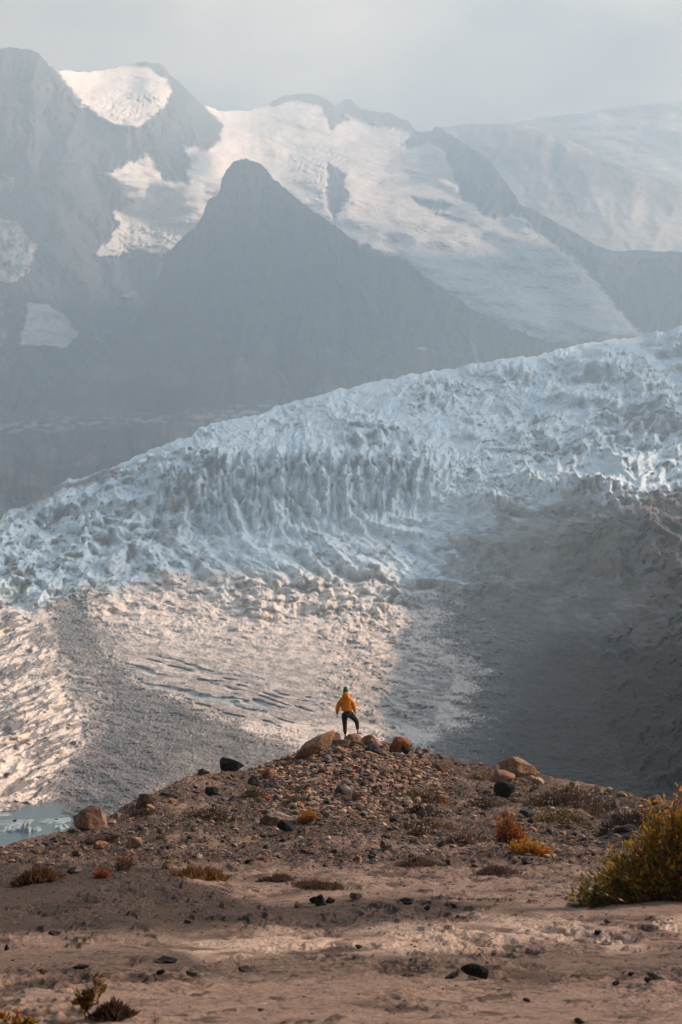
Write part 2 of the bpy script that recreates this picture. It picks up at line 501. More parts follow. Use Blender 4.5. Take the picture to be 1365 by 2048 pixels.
W_debris = softpoly(wx, wy, [(85, 1195), (190, 1180), (180, 1230), (270, 1350), (480, 1430), (690, 1480), (900, 1480), (960, 1400), (900, 1280), (930, 1180), (1100, 1170), (1720, 1100), (1720, 1760), (-400, 1760), (-400, 1600), (70, 1600), (150, 1500), (165, 1440), (130, 1350)], 44)

# vertical relief in metres; m1px is one photo pixel in metres at that distance
def rag(w, n, k=0.5):
    return smooth(0.36, 0.64, w + k * n)
rn = fbm(PX / 34, PY / 16, 5, 105, 0.6)
W_rock = rag(W_rock, rn, 0.4); W_debris = rag(W_debris, rn); W_low = rag(W_low, rn, 0.3); W_white = rag(W_white, rn, 0.6)
m1 = D / F
hd = np.zeros_like(x)          # relief in photo pixels, pushed along the line of sight
hz = np.zeros_like(x)          # relief in photo pixels, pushed upwards
def put(w, r, kz):
    global hd, hz
    hd = hd + w * r * (1 - kz); hz = hz + w * r * kz
qx = PX + 34 * fbm(PX / 75, PY / 75, 4, 111, 0.6); qy = PY + 26 * fbm(PX / 75, PY / 60, 4, 112, 0.6)
sx_ = PX + 12 * fbm(PX / 30, PY / 30, 3, 109, 0.6); sy_ = PY + 8 * fbm(PX / 30, PY / 26, 3, 108, 0.6)
var = np.clip(0.75 + 0.9 * fbm(PX / 70, PY / 45, 3, 110), 0.15, 1.5)
var2 = np.clip(0.72 + 1.5 * fbm(PX / 170 + PY / 400, PY / 75 - PX / 400, 3, 190), 0.18, 1.45)
def cones(px_, py_, sx, sy, seed, p=1.0):
    f, g_ = worley(px_ / sx, py_ / sy, seed)
    return np.clip(1 - f, 0, 1) ** p, g_ - f
# the ice cliff: tall fins and flutes, their feet running out to the right
lx2 = PX + 18 * fbm(PX / 60, PY / 120, 3, 107)
lean = lx2 - 0.0022 * np.maximum(qy - 950, 0) ** 2 + 0.12 * (qy - 950)
fn, fe = cones(lean, qy, 24, 84, 113)
def tri(u):
    return 2 * np.abs(u - np.floor(u + 0.5))
fr = tri(lean / 33 + 1.1 * fbm(PX / 90, PY / 60, 3, 116, 0.5) + 0.012 * (PY - 950) * pn(PX / 80, PY / 200, 106))
fr3 = tri(sx_ / 15 + 1.3 * fbm(PX / 50, PY / 36, 3, 104, 0.5))
fr2 = ridged((sx_ - 0.0022 * np.maximum(qy - 950, 0) ** 2) / 15, sy_ / 60, 3, 115, 0.55)
tiers = ridged(sx_ / 60, (sy_ - 0.25 * sx_) / 34, 3, 157, 0.5)
put(W_fins, 38 * var * (fr - 0.5) + 52 * var * (fn - 0.4) + 15 * (fr3 - 0.5) + 14 * (tiers - .5), 0.40)
# left flank: blocks tumbling down to the left
ql = qx + 0.9 * (qy - 1000); qm = qy - 0.25 * (qx - 200)
ln, le = cones(ql, qm, 74, 54, 117)
ln2, le2 = cones(sx_ + 0.8 * sy_, sy_ - 0.2 * sx_, 32, 24, 118)
lr = ridged((ql * 0.6 + qy * 0.6) / 62, (qy - 0.9 * qx) / 120, 3, 119, 0.55)
put(W_left, 34 * var * (ln - 0.5) + 40 * (lr ** 1.3 - 0.5) + 26 * fbm(PX / 150 + PY / 160, PY / 90, 3, 191) + 10 * var2 * (ln2 - 0.5) + 10 * np.minimum(le, 0.3) + 3 * fbm(PX / 14, PY / 10, 3, 118, .5), 0.35)
# the broken field above: wave after wave of crests
u1 = 0.55 * ridged((qx - 0.3 * qy) / 120, (qy + 0.26 * qx) / 30, 4, 126, 0.5) ** 1.4 + 0.45 * ridged(qx / 50 + qy / 190, (qy - 0.4 * qx) / 46, 3, 120, 0.5) ** 1.4
u2 = ridged(sx_ / 30 - sy_ / 80, (sy_ + 0.2 * sx_) / 24, 3, 123, 0.5) ** 1.3
un, ue = cones(qx + 0.35 * qy, qy - 0.18 * qx, 38, 27, 121)
un2, ue2 = cones(sx_ - 0.3 * sy_, sy_, 20, 14, 122)
up_k = 0.55 + 0.7 * smooth(400, 1150, PX)
put(W_up, up_k * (var2 * (44 * (u1 - 0.42) + 8 * (u2 - 0.45) + 12 * var * (un - 0.45)) + 30 * fbm(PX / 170, PY / 62, 3, 124)), 0.42)
# below the cliff: long smooth ridges sweeping down to the right
dx_ = np.clip(PX - 520, -220, 420)
uu = (PY - 1000) - (0.70 * dx_ - 0.0008 * dx_ ** 2) + 34 * fbm(PX / 110, PY / 80, 4, 125, 0.6)
mr_ = 0.5 * tri(uu / 40 + 0.5 * fbm(PX / 150, PY / 110, 2, 192)) + 0.5 * tri(uu / 93 + 0.3)
mr2 = ridged((sy_ - 0.5 * sx_) / 26, (sx_ + sy_) / 130, 3, 128, 0.5) ** 1.3
put(W_mid, 46 * np.clip(0.35 + 1.6 * fbm(PX / 110, PY / 70, 3, 193) + 0.4, 0.2, 1.5) * (mr_ - 0.45) + 15 * var2 * (mr2 - .45) + 8 * var2 * (ridged(sx_ / 40 + sy_ / 50, (sy_ - .6 * sx_) / 16, 3, 158, .5) - .5) + 3 * fbm(PX / 14, PY / 9, 3, 129), 0.35)
# toppled blocks at the foot
bn, be = cones(sx_, sy_, 34, 17, 131)
bn2, be2 = cones(sx_, sy_, 17, 9, 130)
put(W_lob, 26 * var * var2 * (bn - 0.4) + 10 * np.minimum(be, 0.35) + 7 * (bn2 - .4) + 12 * fbm(PX / 70, PY / 24, 3, 132), 0.5)
# swelling snow-smooth ice, then flat dirty ice
lowtop = smooth(1340, 1210, PY)
put(W_low, lowtop * (15 * fbm(PX / 90 + PY / 90, PY / 30 - PX / 200, 3, 133) + 9 * (ridged(qx / 80, (qy - .2 * qx) / 26, 3, 148, .5) ** 1.3 - .5)) + 2.6 * fbm(PX / 20, PY / 8, 4, 134, .6), 0.35)
W_any = (1 - np.clip(W_fins + W_left + W_up + W_mid + W_lob, 0, 1)) * smooth(1200, 1150, PY)
put(W_any, 24 * (ridged(qx / 60 + qy / 120, (qy - 0.3 * qx) / 36, 4, 155, .52) ** 1.3 - .45) + 9 * (ridged(sx_ / 24, sy_ / 16, 3, 156, .5) - .5), 0.4)
W_crev = softpoly(wx, wy, [(250, 1330), (330, 1310), (620, 1390), (640, 1450), (420, 1440)], 40)
cq = PY + 12 * fbm(PX / 90, PY / 30, 3, 135) - 0.26 * PX
cv = np.abs(pn(cq / 17, PX / 400, 136)) + 0.16 * smooth(-0.1, 0.3, fbm(PX / 80, PY / 20, 2, 139))
put(W_crev, -6 * smooth(0.24, 0.0, cv), 0.3)
wn_ = ridged((qy + 0.42 * qx) / 46 + 0.3 * fbm(PX / 40, PY / 24, 3, 137), qx / 130, 3, 138, 0.5)
wn2 = ridged((sy_ + 0.3 * sx_) / 17, (sx_ - sy_) / 60, 3, 140, 0.55)
put(W_white, 14 * (wn_ ** 1.3 - 0.45) + 4 * (wn2 - 0.5) + 3 * fbm(PX / 14, PY / 7, 4, 137, .6), 0.35)
dm = W_debris * (1 - W_white) * (1 - W_rock)
put(np.maximum(dm, smooth(1160, 1220, wy) * 0.5) * (1 - 0.6 * smooth(960, 1120, PX + 0.4 * (PY - 1350))), 6 * fbm(PX / 110, PY / 26, 4, 141) + 3.0 * fbm(PX / 34, PY / 9, 4, 143, .65) + 1.6 * fbm(PX / 6, PY / 3.2, 2, 144), 0.3)
shade_r = smooth(960, 1120, PX + 0.4 * (PY - 1350))
put(dm * (1 - shade_r), 4 * (ridged(qx / 160 + qy / 60, (qy - .22 * qx) / 26, 4, 194, .55) - .5), 0.3)
b3, _e = cones(sx_, sy_, 13, 7, 197)
b4, _e = cones(PX, PY, 36, 16, 198)
put(np.maximum(dm, shade_r * smooth(1150, 1220, PY)), (4 + 5 * shade_r) * np.clip(b3 - 0.52, 0, 1) * smooth(-.1, .25, fbm(PX / 60, PY / 26, 3, 199)) + (6 + 10 * shade_r) * np.clip(b4 - 0.62, 0, 1) + 12 * fbm(PX / 130 - PY / 200, PY / 48 + PX / 300, 4, 200, .55) * shade_r, 0.45)
W_fan = softpoly(wx, wy, [(660, 1200), (960, 1160), (1100, 1180), (1080, 1300), (980, 1450), (760, 1490), (640, 1400)], 120)
put(W_fan * (1 - 0.7 * shade_r), 13 * (ridged(qx / 120 + qy / 90, (qy - .35 * qx) / 34, 4, 159, .5) - .5) + 7 * fbm(PX / 40, PY / 12, 4, 160, .6), 0.3)
W_gap = softpoly(wx, wy, [(900, 1060), (1000, 1030), (1180, 1000), (1420, 960), (1720, 900), (1720, 1300), (1150, 1260), (900, 1190)], 60)
put(W_gap, 14 * (ridged(qx / 90 + qy / 90, (qy - .3 * qx) / 40, 4, 153, .5) - .5) + 8 * fbm(PX / 70, PY / 26, 4, 154, .6), 0.3)
rx = qx * 0.8 + qy * 0.5
r1 = ridged(rx / 70, (qy - 0.5 * qx) / 90, 4, 145, 0.55)
put(W_rock, 30 * (r1 ** 1.3 - 0.45) + 4 * fbm(PX / 14, PY / 12, 4, 147, .6), 0.2)
# a rounded rock step in the middle right, heaps of rubble and sharp ice peaks
bump = softpoly(PX + 20 * fbm(PX / 60, PY / 40, 3, 149), PY + 10 * fbm(PX / 50, PY / 30, 3, 150), [(1105, 1085), (1140, 1050), (1270, 1025), (1350, 1040), (1300, 1110), (1230, 1140), (1150, 1135)], 30)
put(bump, 20 + 16 * (ridged(qx / 80 + qy / 120, qy / 60, 3, 152) - 0.5), 0.3)
for cx, cy, sx, sy, hh in ((1110, 1310, 46, 18, 30), (1155, 1300, 30, 12, 18), (960, 1422, 18, 6, 10), (150, 1520, 14, 4, 8), (150, 1305, 28, 8, 10), (985, 1010, 46, 30, 46), (1150, 975, 60, 22, 34), (1050, 960, 40, 20, 32), (1200, 975, 46, 18, 26), (520, 1225, 70, 24, 16), (930, 1085, 60, 22, 22)):
    ex = (qx * .5 + PX * .5 - cx) / sx; ey = (PY - cy) / sy
    put(np.exp(-(np.abs(ex) + np.abs(ey) ** 1.3)), hh * (0.8 + 0.4 * fbm(PX / 9, PY / 9, 3, 151)), 0.55)
rim = np.minimum(1, (1 - t) * 30 + 0.25) * np.ones_like(x)
dDp = np.abs(np.gradient(D, axis=0) / np.gradient(PY, axis=0))
D = np.maximum(D - hd * rim * np.clip(dDp, 0.6, 5.0), 150)
P = unproj(PX, PY, D)
P[..., 2] += hz * rim * m1

# what the surface is made of
wx2 = PX + 110 * fbm(PX / 170, PY / 60, 4, 178, 0.6); wy2 = PY + 40 * fbm(PX / 140, PY / 50, 4, 179, 0.6)
ICE = np.array([0.66, 0.79, 0.84]); BLUE = np.array([0.45, 0.64, 0.72]); CREAM = np.array([0.84, 0.71, 0.60]); DIRT = np.array([0.20, 0.175, 0.155])
GREY = np.array([0.100, 0.094, 0.088]); RED = np.array([0.27, 0.19, 0.155])
c = np.broadcast_to(ICE, P.shape).copy()
flow = x + 0.25 * (y - 1900) + 20 * fbm(x / 90, y / 160, 3, 111)
c = blend(c, CREAM * 0.9, smooth(1140, 1240, wy2) * (1 - W_left))
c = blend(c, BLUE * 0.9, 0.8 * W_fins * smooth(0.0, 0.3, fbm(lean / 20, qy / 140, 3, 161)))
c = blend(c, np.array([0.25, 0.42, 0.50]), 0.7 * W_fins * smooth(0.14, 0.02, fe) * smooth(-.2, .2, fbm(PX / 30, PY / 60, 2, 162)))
c = blend(c, BLUE, 0.5 * W_up * smooth(0.05, 0.3, fbm(x / 25, y / 50, 4, 163)))
veil = smooth(-0.05, 0.35, fbm(x / 28, y / 60, 5, 165, 0.6))
c = blend(c, np.array([0.46, 0.47, 0.46]), 0.3 * veil * (W_left + W_mid + 0.5 * W_up + 0.4 * W_fins).clip(0, 1))
soot = smooth(0.14, 0.30, fbm((PX + 0.7 * PY) / 34 + 0.6 * fbm(PX / 60, PY / 40, 2, 166), (PY - 0.5 * PX) / 60, 5, 167, 0.62))
c = blend(c, DIRT * 0.8, 0.85 * soot * (W_left + 0.9 * W_mid + 0.10 * W_up).clip(0, 1))
grime_shade = smooth(-0.1, 0.25, fbm(PX / 50, PY / 30, 4, 168, 0.6))
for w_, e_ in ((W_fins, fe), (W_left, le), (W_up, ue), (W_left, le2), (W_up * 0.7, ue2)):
    c = blend(c, DIRT * 1.3, 0.45 * w_ * grime_shade * smooth(0.10, 0.02, e_))  # dirt along the crack lines, doubling as crevasse shade put into the colour
c = blend(c, CREAM, 0.85 * np.maximum(W_low, W_white))
c = blend(c, np.array([0.70, 0.68, 0.64]), 0.7 * W_lob)
dirtb = smooth(1230, 1420, PY + 60 * fbm(PX / 150, PY / 60, 3, 170))
st = smooth(0.02, 0.24, fbm(PX / 34 + PY / 60, PY / 10 - PX / 70, 6, 169, 0.72) + 0.16 * dirtb)
c = blend(c, DIRT * 1.15, 0.8 * st * W_low)
c = blend(c, np.array([0.40, 0.35, 0.31]), 0.5 * dirtb * W_low)
c = blend(c, DIRT * 0.85, 0.9 * smooth(0.20, 0.30, fbm(PX / 30, PY / 11, 4, 171, 0.6)) * (W_low * smooth(1360, 1200, PY) + W_lob * 0.5).clip(0, 1))
c = blend(c, DIRT * 0.7, 0.9 * smooth(-0.08, 0.10, fbm((PY + 0.42 * PX) / 17, PX / 80, 6, 173, 0.7)) * W_white)
fl1 = fbm(PX / 150, (PY - 0.26 * PX + 8 * fbm(PX / 90, PY / 30, 3, 195)) / 5.5, 5, 196, 0.65)
c = blend(c, DIRT * 1.1, 0.6 * W_low * smooth(0.02, 0.22, fl1) * smooth(1200, 1340, PY))
c = blend(c, np.array([0.40, 0.47, 0.50]), W_crev * smooth(0.2, 0.02, cv) * 0.8)
band = fbm(PX / 46 + PY / 60, PY / 14 - PX / 90, 6, 175, 0.72)
fine = fbm(PX / 6.5, PY / 4.4, 4, 176, 0.8)
DEB_L = [(85, 1195), (190, 1180), (185, 1240), (265, 1345), (480, 1450), (600, 1500), (690, 1760), (-400, 1760), (-400, 1600), (70, 1600), (150, 1500), (165, 1440), (130, 1350)]
DEB_R = [(820, 1225), (960, 1165), (1100, 1150), (1720, 1080), (1720, 1760), (560, 1760), (620, 1510), (820, 1490), (940, 1430), (930, 1340)]
deb = np.maximum(softpoly(wx, wy, DEB_L, 130), softpoly(wx2, wy2, DEB_R, 300))
band = band + 0.9 * fbm(PX / 150 + PY / 120, PY / 40 - PX / 130, 4, 180, 0.6)
cover = smooth(0.34, 0.66, deb + 0.45 * band + 0.60 * fine)
c = blend(c, GREY, 0.93 * cover * (1 - 0.85 * W_white))
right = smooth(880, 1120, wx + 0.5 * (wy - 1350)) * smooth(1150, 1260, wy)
c = blend(c, GREY * (0.25), 0.97 * right * cover)  # hillside shade partly put into the colour: rubble darkened here
c = blend(c, GREY * 0.5, 0.75 * cover * smooth(0.0, 0.22, fbm(PX / 90, PY / 18 - PX / 160, 6, 182, 0.68)))
c = blend(c, np.array([0.30, 0.27, 0.245]), 0.6 * cover * (1 - right) * smooth(0.05, 0.3, fbm(PX / 70 + 5, PY / 14 + PX / 200, 6, 187, 0.7)))
c = blend(c, np.array([0.27, 0.245, 0.225]), 0.55 * cover * (1 - right) * smooth(0.05, 0.25, fl1))
# pale ice showing through the debris, as many small flecks
fl = smooth(0.30, 0.40, pn(PX / 4.2, PY / 2.4, 184) * (0.8 + 0.5 * band) + 0.1 * fine)
c = blend(c, CREAM * 0.6, 0.7 * fl * cover * (1 - 0.85 * right))
thin2 = softpoly(wx, wy, [(60, 1250), (200, 1330), (240, 1440), (160, 1480), (100, 1400)], 80)
c = blend(c, CREAM * 0.85, 0.6 * thin2 * smooth(-0.05, 0.2, fbm(PX / 22, PY / 7 - PX / 60, 5, 179, 0.7)))
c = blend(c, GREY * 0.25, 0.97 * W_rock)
c = blend(c, RED, 0.8 * np.maximum(bump, softpoly(wx, wy, [(1120, 1060), (1300, 1010), (1500, 960), (1500, 1050), (1320, 1070), (1280, 1130), (1150, 1130)], 40)))
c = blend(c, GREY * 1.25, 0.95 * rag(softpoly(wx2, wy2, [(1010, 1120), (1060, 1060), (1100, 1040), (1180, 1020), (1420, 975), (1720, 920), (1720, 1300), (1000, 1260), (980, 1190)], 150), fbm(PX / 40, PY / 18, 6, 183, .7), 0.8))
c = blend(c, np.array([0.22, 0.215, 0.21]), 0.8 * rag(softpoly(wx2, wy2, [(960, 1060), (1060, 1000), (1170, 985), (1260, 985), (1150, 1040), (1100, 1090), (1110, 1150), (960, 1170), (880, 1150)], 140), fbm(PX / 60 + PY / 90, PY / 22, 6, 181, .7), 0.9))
c = blend(c, np.array([0.15, 0.115, 0.095]), softpoly(wx, wy, [(-400, 1090), (0, 1030), (130, 962), (190, 948), (235, 938), (200, 962), (130, 978), (60, 1015), (0, 1042), (-400, 1110)], 10))
blot = smooth(-0.05, 0.3, fbm(PX / 50 + PY / 80, PY / 20 - PX / 110, 6, 185, .68))
c = blend(c, np.array([0.30, 0.29, 0.28]), 0.6 * blot * W_gap * (1 - W_rock) * (1 - 0.8 * bump))
c = blend(c, GREY * 0.5, 0.6 * smooth(0.0, 0.3, fbm(PX / 60, PY / 24, 5, 186, .65)) * W_gap)
# run the sheet on behind its far rim
back = []
cb = []
for k, (dd, dz) in enumerate(((25, -6), (80, -40), (250, -160), (600, -320))):
    q = P[-1].copy(); q[:, 1] += dd; q[:, 0] *= (q[:, 1] / P[-1][:, 1]); q[:, 2] += dz
    back.append(q); cb.append(c[-1])
P2 = np.concatenate([P, np.array(back)]); c2 = np.concatenate([c, np.array(cb)])
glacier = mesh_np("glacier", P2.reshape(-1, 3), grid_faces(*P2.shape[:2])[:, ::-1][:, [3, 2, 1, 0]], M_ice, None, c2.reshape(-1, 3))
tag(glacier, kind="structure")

# meltwater lake below the left side of the mound
m_water = bpy.data.materials.new("milky lake water"); m_water.use_nodes = True
b = m_water.node_tree.nodes['Principled BSDF']
b.inputs['Base Color'].default_value = (0.06, 0.12, 0.13, 1); b.inputs['Roughness'].default_value = 0.22
n = m_water.node_tree.nodes; l = m_water.node_tree.links
tcn = n.new('ShaderNodeTexCoord'); nz = n.new('ShaderNodeTexNoise'); nz.inputs['Scale'].default_value = 0.6; nz.inputs['Detail'].default_value = 4
bp = n.new('ShaderNodeBump'); bp.inputs['Strength'].default_value = 0.25; bp.inputs['Distance'].default_value = 0.3
l.new(tcn.outputs['Object'], nz.inputs[0]); l.new(nz.outputs[0], bp.inputs['Height']); l.new(bp.outputs[0], b.inputs['Normal'])
LAKE_Z = float(z_at(1626, 520))
LU, LY = np.meshgrid(np.linspace(0, 1, 40), np.linspace(150, 560, 40))
LX = -420 + (420 - 0.146 * LY) * LU
lake = mesh_np("lake", np.stack([LX, LY, np.full_like(LX, LAKE_Z)], -1).reshape(-1, 3), grid_faces(40, 40), m_water)
tag(lake, kind="structure")
rr = random.Random(5)
def ice_floe(px, py, w, hgt, label):
    d = (LAKE_Z - CAMZ) / ((z_at(py, 1.0)) - CAMZ)
    p = unproj(px, py, d)
    n_ = 36
    seed = rr.random() * 100
    vs = []; L = w / F * d; H = hgt / F * d
    for j in range(5):
        f = (1.0, 0.96, 0.8, 0.5, 0.12)[j]; zz = (-0.15, 0.25, 0.7, 0.92, 1.0)[j]
        for i in range(n_):
            a = 2 * math.pi * i / n_
            r_ = 1 + 0.45 * float(pn(math.cos(a) * 1.7 + seed, math.sin(a) * 1.7 + j * .13, 7))
            bump_ = 0.45 + 1.0 * max(0.0, float(pn(math.cos(a) * 3 * f + seed, f * math.sin(a) * 2, 8)) + 0.35)
            vs.append((math.cos(a) * L / 2 * f * r_, math.sin(a) * L * 0.9 * f * r_, H * zz * bump_))
    fs = [[j * n_ + i, j * n_ + (i + 1) % n_, (j + 1) * n_ + (i + 1) % n_, (j + 1) * n_ + i] for j in range(4) for i in range(n_)]
    o = mesh_np("ice_floe", vs, fs, M_ice, None, np.array([0.30, 0.36, 0.37]), False)
    o.location = (p[0], p[1], LAKE_Z)
    tag(o, label, "ice floe", "ice floes on the lake")
for a in ((30, 1646, 74, 4, "long thin white ice floe farthest out on the left of the lake"),
          (112, 1642, 60, 3, "thin strip of floating ice close to the far shore of the lake"),
          (20, 1660, 46, 8, "low ice floe at the left edge of the lake"),
          (52, 1663, 24, 16, "pointed ice block standing highest out of the lake"),
          (73, 1661, 22, 7, "small flat floe right of the pointed ice block"),
          (124, 1656, 32, 7, "white ice floe nearest to the big brown boulder"),
          (4, 1630, 40, 3, "narrow strip of ice along the far shore at the left edge")):
    ice_floe(*a)
# ------------------------------------------------------------------ mountains
SNOW = np.array([0.74, 0.67, 0.60]); BARE = np.array([0.060, 0.058, 0.058]); SCREE = np.array([0.13, 0.122, 0.115])

def relief(name, sky, base_py, ctrl, step, rows, disp, paint, back_d=700, back_drop=500, rug=4.0, seed=0, far=1.2):
    """A mountainside between its skyline and its foot, then over the top and down the far side."""
    cols = np.arange(sky[0][0], sky[-1][0] + 1, step, float)
    s = np.array(sky, float)
    topv = np.interp(cols, s[:, 0], s[:, 1]) + rug * (fbm(cols / 22.0, cols * 0 + seed, 5, 200 + seed, 0.7))
    if np.isscalar(base_py): basev = np.full_like(cols, base_py)
    else:
        b_ = np.array(base_py, float); basev = np.interp(cols, b_[:, 0], b_[:, 1])
    t = np.linspace(0, 1, rows)[:, None]
    PX = np.broadcast_to(cols, (rows, len(cols)))
    PY = basev + (topv - basev) * t
    lx = np.arange(sky[0][0] - 40, sky[-1][0] + 80, 20.0); ly = np.arange(40, 1300, 20.0)
    D = far * np.exp(lattice(np.log(tps(ctrl, *np.meshgrid(lx, ly))), lx, ly, PX, PY))
    masks = paint(PX, PY)
    D = D + disp(PX, PY, D, masks) * np.minimum(1, (1 - t) * 14 + 0.15)
    P = unproj(PX, PY, D)
    c = masks['tint']
    bk, cb = [], []
    for k in (0.06, 0.25, 0.6, 1.0):
        q = P[-1].copy(); q[:, 1] += back_d * k; q[:, 0] *= q[:, 1] / P[-1][:, 1]; q[:, 2] -= back_drop * k * (0.35 + 0.65 * k)
        bk.append(q); cb.append(c[-1])
    P = np.concatenate([P, np.array(bk)]); c = np.concatenate([c, np.array(cb)])
    o = mesh_np(name, P.reshape(-1, 3), grid_faces(*P.shape[:2]), M_rock, None, c.reshape(-1, 3))
    tag(o, kind="structure")
    return o

# --- the dark horn and its shoulders
HORN_SKY = [(-400, 880), (-250, 862), (0, 832), (100, 795), (175, 740), (225, 695), (265, 650), (302, 600), (320, 552), (322, 545), (334, 505), (360, 481), (383, 462), (405, 432), (417, 402),
            (440, 386), (444, 358), (456, 339), (462, 330), (475, 320), (486, 316), (496, 317), (515, 324), (531, 336), (538, 348), (552, 362), (580, 384), (610, 410), (640, 431), (668, 450), (690, 468), (712, 488),
            (722, 500), (745, 512), (790, 516), (826, 530), (845, 552), (880, 575), (920, 600), (960, 626), (1040, 664), (1130, 694), (1250, 726), (1620, 800)]
HORN_D = [(-380, 870, 2450), (0, 835, 2600), (250, 680, 3300), (320, 550, 3500), (490, 316, 3750), (640, 431, 3550), (720, 500, 3450), (860, 560, 3500), (1130, 694, 3350), (1600, 800, 3250),
          (500, 550, 3350), (480, 400, 3600), (600, 600, 3280), (400, 700, 3050), (700, 700, 3150), (900, 720, 3200), (0, 1000, 1950), (0, 900, 2150), (300, 880, 2250), (600, 800, 2900), (1000, 760, 3150), (-380, 1080, 1850), (250, 780, 2900), (1600, 860, 3150)]
HORN_BASE = [(a_, b_ + 70) for a_, b_ in EDGE]
def horn_paint(px, py):
    wx = px + 14 * fbm(px / 40, py / 30, 4, 301); wy = py + 10 * fbm(px / 40, py / 24, 4, 303)
    c = np.broadcast_to(BARE, px.shape + (3,)).copy()
    c = blend(c, SCREE * 1.1, 0.7 * smooth(0.0, 0.35, fbm(px / 60, py / 40, 5, 305)) * smooth(560, 760, py))
    sn = softpoly(wx, wy, [(830, 700), (845, 696), (862, 700), (846, 703)], 4) + 0.6 * softpoly(wx, wy, [(945, 655), (952, 690), (962, 735), (955, 735), (945, 700)], 5)
    bench = softpoly(wx, wy, [(-400, 870), (80, 838), (360, 828), (560, 800), (545, 826), (420, 850), (250, 850), (0, 872), (-400, 900)], 20) * smooth(-0.1, 0.25, fbm(px / 26, py / 8, 4, 307))
    c = blend(c, np.array([0.42, 0.42, 0.42]), (sn.clip(0, 1) * 0.9 + 0.55 * bench).clip(0, 1))
    return {'tint': c}
def horn_disp(px, py, d, m):
    g = ridged(px / 75 + 0.5 * fbm(px / 90, py / 90, 3, 309), py / 240, 5, 311, 0.55)
    strata = fbm(px / 400, py / 14 + px / 90, 4, 313)
    return -70 * (g - 0.5) + 9 * strata
horn = relief("rock_peak", HORN_SKY, HORN_BASE, HORN_D, 2.2, 380, horn_disp, horn_paint, 900, 700, 14.0, 1)

# --- the range on the skyline with its hanging glaciers
SKY = [(-400, 170), (-250, 150), (-120, 112), (-30, 100), (0, 97), (35, 94), (75, 104), (100, 130), (115, 139), (180, 145), (250, 130), (290, 124), (318, 125), (345, 152), (380, 186), (408, 211), (445, 222),
       (500, 222), (540, 206), (570, 190), (600, 187), (640, 191), (660, 203), (672, 211), (690, 198), (702, 199), (722, 218), (745, 222), (775, 225), (800, 237), (815, 241), (835, 263), (862, 261),
       (872, 252), (882, 254), (890, 263), (920, 281), (970, 312), (985, 326), (1010, 362), (1040, 406), (1090, 432), (1150, 466), (1200, 493), (1240, 503), (1290, 499), (1365, 505), (1480, 470), (1640, 420)]
MASS_D = [(0, 95, 4300), (110, 140, 4300), (-380, 170, 4200), (0, 400, 3950), (150, 400, 4050), (230, 560, 4000), (0, 700, 3550), (200, 700, 3600), (250, 600, 3900),
          (300, 125, 5000), (200, 142, 4800), (280, 240, 4500), (350, 190, 4800), (420, 270, 4750), (335, 350, 4450), (230, 330, 4300),
          (440, 221, 5400), (600, 190, 5800), (690, 200, 5900), (830, 262, 5500), (500, 300, 5000), (600, 400, 4550), (750, 450, 4350), (900, 400, 4650), (700, 330, 4900), (800, 300, 5250),
          (1000, 470, 4250), (900, 560, 3900), (1200, 650, 3450), (1000, 620, 3650), (1100, 560, 3850), (880, 262, 5200), (950, 330, 4800), (1040, 420, 4400), (1140, 470, 4150),
          (1240, 505, 4000), (1365, 505, 3900), (1280, 580, 3750), (1365, 640, 3450), (1620, 430, 3950), (1620, 650, 3400),
          (250, 480, 4300), (300, 430, 4350), (400, 480, 4250), (600, 620, 3900), (600, 780, 3650), (300, 760, 3600), (1000, 780, 3400), (1365, 780, 3300), (-380, 700, 3500), (0, 800, 3400)]
